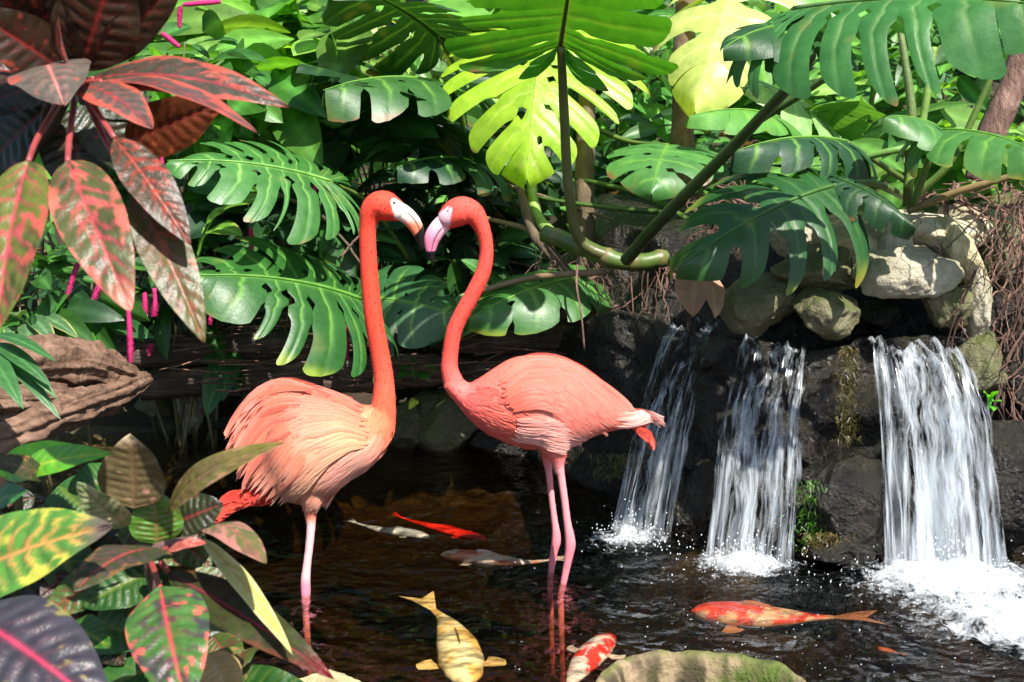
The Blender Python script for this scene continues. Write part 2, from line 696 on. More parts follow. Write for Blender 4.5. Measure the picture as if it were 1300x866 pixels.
def build_rock_wall():
    xs = np.linspace(-0.25, 2.4, 210)
    ss = np.linspace(0, 1, 110)
    X, S = np.meshgrid(xs, ss, indexing='ij')
    zt = 0.30 + 0.26 * sst(0.0, 0.35, X) + 0.02 * np.sin(X * 5) + 0.035 * np.exp(-((X - 1.13) / 0.2) ** 2)
    Z = np.where(S < 0.75, -0.4 + (zt + 0.4) * (S / 0.75), zt + np.interp((S - 0.75) / 0.25, [0, .2, .35, .6, 1], [0, -.04, -.02, .26, .33]) * sst(0.1, 0.4, X))
    lipY = np.interp(X, [-0.25, 0.0, 0.28, 0.45, 0.7, 1.1, 1.6, 2.4], [5.3, 4.95, 4.4, 4.13, 3.90, 3.80, 3.78, 3.7])
    baseY = np.interp(X, [-0.25, 0.0, 0.28, 0.45, 0.7, 1.1, 1.6, 2.4], [5.2, 4.85, 4.3, 4.0, 3.78, 3.68, 3.66, 3.6])
    Y = baseY + (lipY - baseY) * np.clip(Z / zt, 0, 1)
    back = np.clip((S - 0.75) / 0.25, 0, 1)
    Y = Y + np.interp(back, [0, .2, .35, .6, 1], [0, .12, .22, .30, 1.1])
    p = np.stack([X, Z * 1.2, Y * 0], -1)
    b = fbm(p * 4.2, 4, 31) - 0.5
    b2 = fbm(p * 14, 4, 41) - 0.5
    rid = np.abs(fbm(p * 6.5, 3, 51) - 0.5)
    off = 0.30 * b + 0.12 * b2 - 0.16 * rid
    # rock stands proud between the falls, hollow behind them
    zz = np.clip(Z / 0.56, 0, 1)
    for fx, fw in ((0.44, 0.10), (0.69, 0.12), (1.13, 0.17)):
        off = off + 0.05 * np.exp(-((X - fx) / fw) ** 2)
    off = off - 0.10 * np.exp(-((X - 0.88) / 0.09) ** 2) * (1 - zz * 0.8) + 0.05 * zz * (1 - back)
    Y = Y + off * (1 - 0.5 * back)
    Z = Z + back * 0.06 * b + np.where(S >= 0.6, 0.05 * b2, 0)
    mb = MB()
    mb.add(np.stack([X, Y, Z], -1), [q[::-1] for q in grid_faces(len(xs), len(ss))])
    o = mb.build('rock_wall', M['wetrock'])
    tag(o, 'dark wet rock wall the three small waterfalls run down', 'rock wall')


build_rock_wall()

ROCKS = [  # px, py, Y, w, h, depth, seed, mat, rot, label
    (1150, 348, 3.86, 118, 72, 0.24, 3, 'rock', -0.10, 'big pale grey boulder lying between the two right falls, sunlit face'),
    (1010, 300, 4.08, 70, 50, 0.2, 81, 'rock', 0.0, 'tan stone half hidden by the dark hanging leaf, top of the pile'),
    (1225, 285, 4.08, 70, 44, 0.2, 83, 'rock', 0.2, 'pale flat stone under the red roots, highest of the pile', (1.4, 1.35, 1.25)),
    (1115, 400, 3.98, 60, 40, 0.16, 85, 'wetrock', 0.0, 'black wet stone deep in the hollow above the right waterfall'),
    (1195, 345, 3.9, 40, 36, 0.14, 87, 'rock', 0.3, 'small cream stone wedged between boulder and leaning slab', (1.3, 1.25, 1.1)),
    (1175, 300, 4.05, 130, 66, 0.26, 8, 'rock', 0.1, 'sun bleached white rock behind the big grey boulder', (1.5, 1.45, 1.4)),
    (1085, 316, 4.0, 80, 52, 0.2, 12, 'rock', 0.1, 'pale tan rock touching the dark monstera leaf tips', (1.3, 1.25, 1.1)),
    (1130, 305, 3.98, 62, 50, 0.2, 15, 'rock', 0.0, 'small rounded tan rock on top of the boulder pile'),
    (1040, 345, 3.96, 110, 62, 0.22, 21, 'mossrock', 0.05, 'olive brown mossy block under the drooping monstera leaf'),
    (1048, 394, 3.84, 78, 66, 0.18, 24, 'mossrock', 0.2, 'dark green mossy stone wedged over the middle waterfall'),
    (1218, 322, 3.92, 46, 96, 0.16, 27, 'rock', -0.5, 'leaning slab of yellowish white stone beside the hanging roots', (1.4, 1.35, 1.1)),
    (1205, 388, 3.84, 62, 58, 0.16, 29, 'mossrock', 0.0, 'grey wet stone right of the big boulder'),
    (1240, 385, 3.86, 36, 88, 0.14, 33, 'rock', 0.0, 'yellow lichen covered stone below the leaning slab'),
    (960, 385, 3.98, 96, 70, 0.2, 36, 'mossrock', 0.0, 'dim mossy stone between the left and middle waterfalls'),
    (1265, 320, 4.1, 70, 80, 0.2, 38, 'mossrock', 0.3, 'grey stone tangled in the red roots'),
    (1240, 465, 3.8, 70, 100, 0.2, 40, 'mossrock', 0.3, 'brown mossy stone beside the right waterfall crest'),
    (1290, 470, 3.85, 90, 150, 0.25, 43, 'wetrock', 0.3, 'dark wet boulder at the right edge beyond the falls'),
    (1085, 645, 3.62, 110, 130, 0.2, 47, 'wetrock', 0.0, 'glistening wet boulder left of the right waterfall foot'),
    (1075, 700, 3.55, 90, 40, 0.16, 49, 'wetrock', 0.0, 'flat reddish wet rock at the foot of the moss'),
    (1270, 620, 3.6, 120, 160, 0.25, 51, 'wetrock', 0.0, 'black wet boulder right of the right waterfall'),
    (880, 640, 3.9, 80, 110, 0.2, 53, 'wetrock', 0.0, 'black wet boulder between left and middle waterfall feet'),
    (575, 530, 4.85, 110, 90, 0.28, 55, 'mossrock', 0.0, 'dark mossy boulder at the waterline behind the facing flamingos'),
    (650, 560, 4.8, 100, 70, 0.24, 57, 'wetrock', 0.0, 'dim boulder at the waterline under the right flamingo breast'),
    (515, 545, 4.85, 70, 60, 0.22, 59, 'mossrock', 0.0, 'brownish stone behind the left flamingo breast'),
    (745, 570, 4.75, 110, 50, 0.2, 61, 'wetrock', 0.0, 'low black stone behind the right flamingo legs'),
    (243, 520, 4.95, 40, 50, 0.16, 63, 'rock', 0.0, 'smooth grey stone at the waterline beneath broad green leaves'),
    (205, 510, 5.0, 60, 36, 0.2, 65, 'mossrock', 0.0, 'small grey brown stone beside the driftwood end'),
    (330, 545, 4.95, 120, 50, 0.24, 67, 'wetrock', 0.0, 'dark low stone behind the left flamingo tail'),
]
for (px, py, Y, w, h, dp, sd, mt, rt, lb, *tn) in ROCKS:
    rock('boulder', lb, px, py, Y, w, h, dp, sd, mt, rt, tint=tn[0] if tn else (0.55, 0.55, 0.5) if (mt == 'mossrock' and Y > 4.5) else (1, 1, 1))


def build_stone_rim():
    c = np.array((P(880, 850, 2.72)[0], 2.56, 0.0))
    prof = [(0.235, -0.3), (0.232, 0.0), (0.230, 0.060), (0.224, 0.074), (0.214, 0.072), (0.206, 0.055), (0.192, -0.01), (0.185, -0.035), (0.165, -0.04), (0.06, -0.045), (0.0, -0.045)]
    pr = smooth_path(prof, 30)
    a = np.linspace(0, 2 * np.pi, 140, endpoint=False)
    R = np.repeat(pr[:, 0][:, None], 140, 1)
    z = np.repeat(pr[:, 1][:, None], 140, 1)
    d = np.stack([np.cos(a)[None] * R, np.sin(a)[None] * R, z], -1)
    k = 1 + 0.12 * (fbm(np.stack([np.cos(a) * 2, np.sin(a) * 2, a * 0], -1), 3, 5) - 0.5)
    d[..., 0] *= k[None] * 1.0
    d[..., 1] *= k[None] * 0.9
    n = fbm(d * 28, 4, 9) - 0.5
    d = d + n[..., None] * np.array((0.012, 0.012, 0.014))
    g = sst(0.25, 0.6, np.cos(a - 0.2))[None] * sst(0.3, 0.6, fbm(d * 25, 3, 2))
    st = fbm(np.stack([np.cos(a)[None] * 9 + z * 4, np.sin(a)[None] * 9 + z * 0, z * 12], -1), 4, 3)
    cc = mixc((0.80, 0.64, 0.52), (0.09, 0.065, 0.05), sst(0.44, 0.60, st) * sst(0.235, 0.2, R))
    cc = mixc(cc, (0.30, 0.40, 0.08), sst(0.066, 0.072, z) * 0.8 * sst(0.45, 0.55, fbm(d * 30, 2, 8)))
    cc = mixc(cc, (0.16, 0.32, 0.03), g * sst(0.08, 0.16, R))
    mb = MB()
    mb.add(d + c, [q[::-1] for q in grid_faces(30, 140, True)], cc)
    o = mb.build('stone_basin', M['rock'])
    tag(o, 'round hollow stone with mossy rim at the pond edge, bottom centre', 'stone')


build_stone_rim()
o = rock('boulder', 'small cream coloured rock at the waterline under the dark croton leaf', 415, 868, 2.72, 90, 26, 0.1, 71, 'rock', tint=(1.3, 1.2, 0.9))


# ------------------------------------------------------------------ waterfalls, foam, drops
def fall(label, lip0, lip1, base0, base1, dens, seed, crest=0.0):
    """lip and base given as (px, py, Y); water leaves the lip and drops to the pond in a curve"""
    root = thing('waterfall', label, 'waterfall', PZ((base0[0] + base1[0]) / 2, (base0[1] + base1[1]) / 2, 0), 'small waterfalls over the rock wall')
    l0, l1, b0, b1 = P(*lip0), P(*lip1), P(*base0), P(*base1)
    b0[2] = b1[2] = -0.01
    for k, (nm, dz, dd) in enumerate((('water_sheet', 0.0, 0.0), ('water_veil', -0.04, -0.04), ('water_strand', -0.015, 0.0), ('water_strand', -0.05, 0.0))):
        nu, nv = 60, 60
        U, V = np.meshgrid(np.linspace(0, 1, nu), np.linspace(-0.14, 1, nv), indexing='ij')
        vv = np.clip(V, 0, 1)
        ua, ub = [(0, 1), (0, 1), (-0.08, 0.35), (0.55, 1.10)][k]
        L = l0 + (l1 - l0) * (ua + (ub - ua) * U[..., None])
        B = b0 + (b1 - b0) * (ua + (ub - ua) * U[..., None])
        q = L * (1 - vv[..., None]) + B * vv[..., None]
        fall_t = vv ** 1.75
        q[..., 2] = L[..., 2] + (B[..., 2] - L[..., 2]) * fall_t
        pre = np.clip(-V / 0.14, 0, 1)
        q[..., 1] += pre * 0.22
        q[..., 2] += pre * 0.03 - 0.012 * (1 - pre) * (vv < 0.05) + crest * np.sin(pre * 3.1) * 0.02
        n = fbm(np.stack([U * 7, V * 2.2, U * 0 + seed], -1), 3, seed + k) - 0.5
        lipn = fbm(np.stack([U * 6, U * 0, U * 0 + seed * 3.1 + k], -1), 3, seed + k + 20) - 0.5
        q[..., 2] += 0.09 * lipn * (1 - vv)
        q[..., 1] += 0.16 * lipn * (1 - vv)
        q[..., 1] += 0.09 * n * (0.35 + vv) + dz * vv
        q[..., 0] += 0.02 * (fbm(np.stack([U * 5, V * 2, U * 0 + seed], -1), 2, seed + 9) - 0.5) * vv
        edge = sst(0, 0.30, U + 0.12 * (vnoise(np.stack([V * 6, U * 0, U * 0 + seed], -1), 3) - 0.5)) * sst(0, 0.30, 1 - U + 0.12 * (vnoise(np.stack([V * 6, U * 0 + 5, U * 0 + seed], -1), 4) - 0.5))
        d = (dens + dd * 2.5 + 0.18 * vv ** 2) * edge * np.where(V < 0, 0.65 - 0.6 * pre, 1)
        w = np.linalg.norm(l1 - l0)
        mb = MB()
        mb.add(q, grid_faces(nu, nv), np.stack([d, U * 0 + (seed % 10) / 10 + 0.37 * k, d], -1), uv=np.stack([U * w, V * 0.65], -1))
        mb.build(nm, M['falls'], root)
    return root


fall('faint leftmost waterfall slanting down beside the right flamingo tail', (855, 418, 4.08), (920, 402, 4.04), (776, 690, 3.84), (850, 692, 3.84), 0.76, 2)
fall('middle waterfall, straight thin curtain between two wet rocks', (940, 430, 3.84), (1030, 436, 3.82), (890, 722, 3.57), (1006, 726, 3.57), 0.80, 5)
fall('right waterfall, widest and brightest, pouring over a brown crest', (1100, 426, 3.73), (1218, 436, 3.69), (1122, 716, 3.47), (1276, 722, 3.44), 0.90, 9, 1)


def foam_patch(label, px, py, rx, ry, amt, seed, drift=0.0):
    c = PZ(px, py, 0.012)
    n = 70
    U, V = np.meshgrid(np.linspace(-1, 1, n), np.linspace(-1, 1, n), indexing='ij')
    X = c[0] + U * rx + V * drift
    Y = c[1] + V * ry
    r = np.sqrt(U ** 2 + V ** 2)
    q = np.stack([X, Y, X * 0], -1)
    d = np.clip(1.1 - 1.1 * r, 0, 1) ** 1.0 * amt
    Z = 0.010 + np.clip(d, 0, 1) * (0.02 + 0.09 * np.clip(fbm(q * 22, 4, seed) - 0.35, 0, 1))
    Z = Z + 0.004
    mb = MB()
    mb.add(np.stack([X, Y, Z], -1), [f[::-1] for f in grid_faces(n, n)], np.stack([d, d, d], -1))
    o = mb.build('foam', M['foam'])
    tag(o, label, 'foam', None, 'stuff')


foam_patch('white splash foam at the foot of the leftmost waterfall', 798, 690, 0.22, 0.20, 0.95, 3)
foam_patch('white foam at the foot of the middle waterfall', 945, 724, 0.26, 0.20, 1.1, 4)
foam_patch('broad bright foam under the right waterfall', 1215, 748, 0.42, 0.32, 1.35, 5)
foam_patch('foam drifting from the right waterfall to the corner of the pond', 1295, 800, 0.40, 0.36, 1.25, 6, -0.05)


def drops(label, px, py, rx, ry, h, n, seed):
    rg = np.random.default_rng(seed)
    c = PZ(px, py, 0)
    v, f = ICO1
    mb = MB()
    for k in range(n):
        r = abs(rg.normal()) * 0.6
        a = rg.uniform(0, 6.28)
        z = abs(rg.normal()) * h * max(0.15, 1 - r * 0.5)
        s = rg.uniform(0.0008, 0.0024)
        p = c + np.array((math.cos(a) * r * rx, math.sin(a) * r * ry, z + 0.004))
        mb.add(v * np.array((s, s, s * rg.uniform(0.8, 2.2))) + p, f)
    o = mb.build('spray', M['drop'])
    tag(o, label, 'spray', None, 'stuff')


drops('spray droplets thrown up under the leftmost waterfall', 805, 690, 0.16, 0.14, 0.05, 220, 1)
drops('spray droplets thrown up under the middle waterfall', 948, 722, 0.2, 0.14, 0.05, 300, 2)
drops('spray droplets thrown up under the right waterfall', 1205, 742, 0.3, 0.25, 0.06, 500, 3)


def bubbles():
    rg = np.random.default_rng(5)
    v, f = ICO1
    mb = MB()
    for k in range(260):
        x = rg.uniform(650, 1300)
        y = rg.uniform(705, 860)
        if rg.random() > sst(650, 1050, x) * 0.9 + 0.1:
            continue
        s = rg.uniform(0.0008, 0.0022)
        mb.add(v * np.array((s, s, s * 0.6)) + PZ(x, y, 0.003), f)
    o = mb.build('bubbles', M['drop'])
    tag(o, 'tiny white bubbles drifting on the dark pond below the falls', 'bubbles', None, 'stuff')


bubbles()


# ------------------------------------------------------------------ leaves
def bend_curve(n, bend, power=1.0):
    """unit arc in x,z whose slope turns by bend radians"""
    s = np.linspace(0, 1, 200)
    th = -bend * s ** power
    x = np.concatenate([[0], np.cumsum(np.cos((th[1:] + th[:-1]) / 2) * np.diff(s))])
    z = np.concatenate([[0], np.cumsum(np.sin((th[1:] + th[:-1]) / 2) * np.diff(s))])
    return s, x, z, th


def place(local, base, tip, nrm):
    """local leaf (base at 0, tip anywhere in xz) -> world with its chord from base to tip"""
    v, c = local
    ang = math.atan2(c[1], c[0])
    L = math.hypot(*c)
    ca, sa = math.cos(ang), math.sin(ang)
    x = (v[..., 0] * ca + v[..., 2] * sa) / L
    z = (-v[..., 0] * sa + v[..., 2] * ca) / L
    y = v[..., 1] / L
    base, tip = np.asarray(base, float), np.asarray(tip, float)
    D = tip - base
    S = np.linalg.norm(D)
    d = D / S
    n = np.asarray(nrm, float)
    n = unit(n - d * np.dot(n, d))
    b = np.cross(n, d)
    return base + (x[..., None] * d + y[..., None] * b + z[..., None] * n) * S


def simple_leaf(mb, base, tip, width, nrm, colf, nu=14, nv=9, bend=0.5, fold=0.25, kind='lance', wave=0.0, quilt=0.0, mat=0, seed=0, nveins=9, curl=0.0):
    """one undivided blade; colf(u, v, seed) gives its pigment"""
    base, tip = np.asarray(base, float), np.asarray(tip, float)
    S = np.linalg.norm(tip - base)
    u = np.linspace(0, 1, nu)
    s, cx, cz, th = bend_curve(nu, bend)
    L = math.hypot(cx[-1], cz[-1])
    hw = width / S * L / 2
    if kind == 'lance':
        w = np.sin(np.pi * u ** 0.85) ** 0.8 * (1 - 0.12 * u)
    elif kind == 'ovate':
        w = np.sin(np.pi * u ** 0.72) ** 0.72
    elif kind == 'obovate':
        w = np.sin(np.pi * u ** 1.25) ** 0.75
    elif kind == 'heart':
        w = np.clip(1 - u, 0, 1) ** 0.75 * (0.75 + 1.3 * u ** 0.55) / 1.15 * np.where(u < 0.02, 0.3, 1)
    else:
        w = np.sin(np.pi * u ** 0.9) ** 0.55
    w = w * hw
    w[0] = max(w[0], hw * 0.05)
    w[-1] = hw * 0.004
    vv = np.linspace(-1, 1, nv)
    U, V = np.meshgrid(u, vv, indexing='ij')
    x0, z0, t0 = np.interp(u, s, cx), np.interp(u, s, cz), np.interp(u, s, th)
    y = V * w[:, None]
    up = fold * np.abs(y) - curl * (np.abs(V) ** 2) * w[:, None]
    if wave:
        up = up + wave * hw * np.sin(U * 17 + seed + np.sign(V) * 0.8) * np.abs(V) ** 1.5
    if quilt:
        ph = (U * nveins - np.abs(V) * 1.1)
        up = up + quilt * hw * np.abs(np.sin(np.pi * ph)) * (1 - np.abs(V) ** 3) * np.minimum(1, np.abs(V) * 4)
    x = x0[:, None] - np.sin(t0)[:, None] * up
    z = z0[:, None] + np.cos(t0)[:, None] * up
    if kind == 'heart':
        x = x - 0.16 * L * np.abs(V) ** 1.5 * (1 - U) ** 3
    q = place((np.stack([x, y, z], -1), (cx[-1], cz[-1])), base, tip, nrm)
    mb.add(q, grid_faces(nu, nv), colf(U, V, seed), mat)
    return q


def green(base, vein=None, edge=None, var=0.25):
    base = np.array(base)
    vein = base * 1.8 + 0.02 if vein is None else np.array(vein)

    def f(U, V, seed):
        m = np.exp(-(V / 0.10) ** 2)
        lat = (U * 8 - np.abs(V) * 1.1 + 0.5) % 1.0
        l = np.exp(-((lat - 0.5) / 0.10) ** 2) * 0.35
        r = random.Random(seed).uniform(1 - var, 1 + var)
        c = mixc(base * r, vein, np.clip(m * 0.8 + l, 0, 1))
        if edge is not None:
            e = sst(0.8, 1.0, np.abs(V)) * sst(0.5, 0.8, U)
            c = mixc(c, edge, e)
        return c
    return f


def croton(dark, patch, vein, amt, edge=0.3, tipc=None, green_c=None, nv=9, vw=0.048, lat=0.6):
    dark, patch, vein = np.array(dark), np.array(patch), np.array(vein)

    def f(U, V, seed):
        q = np.stack([U * 5, V * 1.6, U * 0 + seed * 1.37], -1)
        n = fbm(q * 1.6, 4, seed)
        n2 = fbm(q * 3.5 + 9, 3, seed + 3)
        ph = (U * nv - np.abs(V) * 1.3) + 1.5 * (n - 0.5) + 0.7 * (n2 - 0.5)
        lv = np.exp(-((((ph + 0.5) % 1.0) - 0.5) / (0.10 + 0.12 * n)) ** 2)
        n2 = fbm(q * 3.5 + 9, 3, seed + 3)
        c = np.tile(dark, U.shape + (1,)) * (0.7 + 0.6 * n2)[..., None]
        if green_c is not None:
            c = mixc(c, green_c, sst(0.42, 0.62, fbm(q * 1.1 + 31, 3, seed + 8) + 0.25 * (1 - lv) - 0.1))
        side = sst(0.45, 1.0, np.abs(V)) * edge
        pm = sst(0.60, 0.68, n * 0.85 + side * 0.7 + amt * 0.33 + 0.14 * lv * (0.4 + n) - 0.02)
        c = mixc(c, patch * 1.0, pm * 0.92)
        c = mixc(c, vein, np.clip(lv * lat * sst(1.0, 0.2, np.abs(V)), 0, 1))
        c = mixc(c, vein, np.exp(-(V / vw) ** 2))
        if tipc is not None:
            c = mixc(c, tipc, sst(0.78, 0.98, U))
        return c
    return f


# -- monstera blade: strips between slots, slots closed near the midrib so that they leave lens-shaped holes
def monstera_blade(mb, base, tip, nrm, wscale, seed, col, vein, lobes=7, bend=0.5, fold=-0.12, droop=0.35, cut=0.45, holes=True, tipc=None, mat=0, backlobe=1.0, gapmul=1.5, mexp=1.75, spread=1.0, ribcol=None, vein_w=0.05):
    rg = np.random.default_rng(seed)
    s, cx, cz, th = bend_curve(10, bend)
    L = math.hypot(cx[-1], cz[-1])
    ctrl = np.array([(-0.02, 0.03), (-0.20 * backlobe, 0.12), (-0.24 * backlobe, 0.30), (-0.11 * backlobe, 0.46), (0.10, 0.535), (0.32, 0.54), (0.53, 0.47), (0.72, 0.34), (0.88, 0.19), (1.0, 0.02)])
    out = smooth_path(ctrl, 200)
    tt = np.linspace(0, 1, 200)
    nr, kk = 18, 13
    col, vein = np.array(col), np.array(vein)
    rr = np.linspace(0, 1, nr)
    for side in (1, -1):
        cuts = np.linspace(0, 1, lobes + 1)
        cuts[1:-1] += rg.uniform(-0.024, 0.024, lobes - 1)
        par = []
        for i in range(lobes + 1):
            r0 = rg.uniform(cut - 0.08, cut + 0.2)
            if i in (0, lobes) or (i == lobes - 1 and rg.random() < 0.5):
                par.append(None)
                continue
            ha = rg.uniform(0.13, 0.2)
            hb = min(ha + rg.uniform(0.08, 0.2), r0 - 0.08)
            hw = rg.uniform(0.010, 0.026) if holes and rg.random() < 0.85 else 0
            sw = rg.uniform(0.007, 0.016) * gapmul
            par.append((r0, ha, hb, hw, sw))

        def gap(i):
            g = np.zeros(nr)
            if par[i] is None:
                return g
            r0, ha, hb, hw, sw = par[i]
            k = np.clip((rr - ha) / max(hb - ha, 0.01), 0, 1)
            g = hw * np.sin(np.pi * k) ** 0.8
            k = np.clip((rr - r0) / (1 - r0), 0, 1)
            return g + sw * np.clip(k * 6, 0, 1) ** 0.5 * (0.75 + 0.5 * k)

        for i in range(lobes):
            g0, g1 = gap(i), gap(i + 1)
            f = np.linspace(0, 1, kk)
            a = cuts[i] + g0
            b = cuts[i + 1] - g1
            T = a[:, None] + (b - a)[:, None] * f[None]
            tipround = 1 - 0.085 * np.abs(2 * f - 1) ** 3.5 * (0.4 if i == lobes - 1 else 1)
            tipround = tipround + 0.16 * (f - 0.5) * (0 if i == lobes - 1 else 1)
            ext = 1 + rg.uniform(-0.13, 0.06)
            R = rr[:, None] * tipround[None] * ext
            Bx = np.interp(T, tt, out[:, 0])
            By = np.interp(T, tt, out[:, 1])
            Mx = 0.95 * np.clip((T - 0.12) / 0.88, 0, 1) ** mexp
            fw = 0.15 * spread * np.sin(np.pi * np.clip(T, 0, 1))          # veins sweep forward
            x = Mx + (Bx - Mx) * R - fw * R * (1 - R) * 1.5
            y = By * R ** 0.97
            quilt = 0.007 * (np.sin(np.pi * f)[None] ** 0.7) * np.sin(np.pi * np.clip(R, 0, 1)) ** 0.6 - 0.006 * np.exp(-((f - 0.5) / 0.07) ** 2)[None] * (R > 0.05)
            lift = fold * np.abs(y) - droop * R ** 2.2 * 0.22 + quilt + rg.uniform(-0.05, 0.03) * R ** 2
            y = y * wscale * (1 - 0.25 * droop * R ** 2)
            xs = np.clip(x, -0.3, 1)
            px = np.where(xs > 0, np.interp(xs, s, cx), xs)
            pz = np.where(xs > 0, np.interp(xs, s, cz), 0)
            t0 = np.where(xs > 0, np.interp(xs, s, th), 0)
            v3 = np.stack([px - np.sin(t0) * lift, side * y, pz + np.cos(t0) * lift], -1)
            vm = np.exp(-((f - 0.5) / vein_w) ** 2)[None] * sst(1.0, 0.35, R) * 0.85
            cc = mixc(col * rg.uniform(0.9, 1.1), vein, vm)
            cc = mixc(cc, vein, np.exp(-(R / 0.035) ** 2) * 0.6)
            blot = fbm(np.stack([x * 9, y * 9, x * 0 + seed], -1), 4, seed)
            cc = mixc(cc, np.array((0.30, 0.26, 0.06)), sst(0.68, 0.80, blot + 0.12 * R ** 6) * 0.22)
            cc = mixc(cc, np.array((0.20, 0.11, 0.04)), sst(0.965, 1.0, R) * sst(0.45, 0.6, blot))
            if tipc is not None:
                cc = mixc(cc, tipc, sst(0.86, 1.0, R) * rg.uniform(0, 1) ** 2)
            q = place((v3, (cx[-1], cz[-1])), base, tip, nrm)
            mb.add(q, grid_faces(nr, kk) if side > 0 else [z[::-1] for z in grid_faces(nr, kk)], cc, mat)
    # midrib
    k = np.linspace(0, 0.97, 24)
    v3 = np.stack([np.interp(k, s, cx), k * 0, np.interp(k, s, cz) + 0.004], -1)
    q = place((v3, (cx[-1], cz[-1])), base, tip, nrm)
    S = np.linalg.norm(np.asarray(tip) - np.asarray(base))
    tube(mb, q, (0.011 - 0.009 * k) * S, vein if ribcol is None else ribcol, 6, mat)


def monstera_leaf(parent, b, t, nrm, ws, seed, col, vein, petiole=None, prad=0.011, pcol=(0.07, 0.12, 0.02), label=None, mat='leaf', **kw):
    base, tip = P(*b), P(*t)
    mb = MB()
    monstera_blade(mb, base, tip, np.array(nrm, float), ws, seed, col, vein, **kw)
    o = mb.build('leaf', M[mat], parent, merge=0.0004)
    if label:
        o['label'] = label
    if petiole:
        pts = smooth_path([P(*q) for q in petiole] + [base], 26)
        m2 = MB()
        k = np.linspace(1.25, 0.75, 26)
        tube(m2, pts, prad * k, mixc(np.array(pcol), np.array(pcol) * 1.6, np.linspace(0, 1, 26)), 10, noise=0.06, nf=30)
        m2.build('petiole', M['stem'], o)
        m2_o = COL.objects[-1] if False else None
    return o


DG = (0.022, 0.085, 0.022)      # deep green blade
MG = (0.045, 0.16, 0.028)
LG = (0.13, 0.33, 0.035)
YG = (0.36, 0.55, 0.05)
VG = (0.17, 0.38, 0.06)


def stem_part(parent, name, pts, r0, r1, col, mat='stem', n=40, noise=0.12, sides=10, rings=0):
    q = smooth_path([P(*p) for p in pts], n)
    r = np.linspace(r0, r1, n)
    c = np.tile(np.array(col, float), (n, 1))
    if rings:
        k = np.linspace(0, rings, n) % 1
        r = r * (1 + 0.14 * np.exp(-((k - 0.5) / 0.12) ** 2))
        c = mixc(c, (0.2, 0.13, 0.06), np.exp(-((k - 0.5) / 0.10) ** 2) * 0.8)
    mb = MB()
    tube(mb, q, r, c, sides, noise=noise, nf=25)
    return mb.build(name, M[mat], parent)


# left monstera ------------------------------------------------------
mp = thing('monstera_plant', 'broad dark green monstera spreading behind the left flamingo neck', 'plant', P(520, 400, 4.75))
monstera_leaf(mp, (418, 230, 4.35), (205, 205, 4.1), (-0.25, -0.62, 0.75), 0.92, 11, (0.05, 0.18, 0.035), (0.22, 0.45, 0.10), [(520, 330, 4.9), (470, 260, 4.7)], 0.008, lobes=11, cut=0.36, gapmul=1.35, bend=0.45, droop=0.25, label='pale sheened split leaf')
monstera_leaf(mp, (458, 380, 4.35), (225, 352, 4.0), (-0.1, -0.66, 0.75), 1.02, 13, (0.026, 0.115, 0.02), (0.15, 0.36, 0.06), [(560, 420, 4.9), (500, 390, 4.6)], 0.008, lobes=10, cut=0.38, gapmul=1.4, bend=0.55, droop=0.35, tipc=(0.25, 0.35, 0.03))
monstera_leaf(mp, (476, 378, 4.5), (590, 405, 4.45), (0.15, -0.7, 0.7), 1.25, 17, (0.03, 0.11, 0.035), VG, [(560, 420, 4.9)], 0.007, lobes=5, cut=0.5, droop=0.3)
monstera_leaf(mp, (548, 160, 4.9), (372, 80, 4.55), (0.25, 0.35, 0.9), 1.1, 19, (0.016, 0.06, 0.016), (0.07, 0.16, 0.03), [(600, 300, 5.1), (580, 220, 5.0)], 0.008, lobes=7, cut=0.5)
monstera_leaf(mp, (575, 110, 4.9), (405, 118, 4.4), (-0.1, -0.1, 1.0), 0.8, 23, (0.04, 0.13, 0.03), VG, [(610, 250, 5.1)], 0.008, lobes=7, cut=0.4, droop=0.6)
monstera_leaf(mp, (556, 45, 5.0), (415, -20, 4.5), (0.1, 0.5, 0.85), 1.0, 29, (0.02, 0.075, 0.015), (0.10, 0.22, 0.04), [(590, 250, 5.2), (585, 110, 5.1)], 0.009, lobes=7, cut=0.4)
monstera_leaf(mp, (600, 205, 4.95), (500, 215, 4.6), (-0.1, -0.3, 0.9), 1.1, 31, (0.018, 0.07, 0.03), VG, [(640, 330, 5.1)], 0.007, lobes=6, droop=0.6)
monstera_leaf(mp, (735, 352, 4.55), (590, 408, 4.35), (-0.1, -0.55, 0.8), 0.8, 37, MG, VG, [(760, 340, 4.7)], 0.006, lobes=5, cut=0.55, tipc=(0.35, 0.4, 0.03), label='low leaf with yellowing margin')

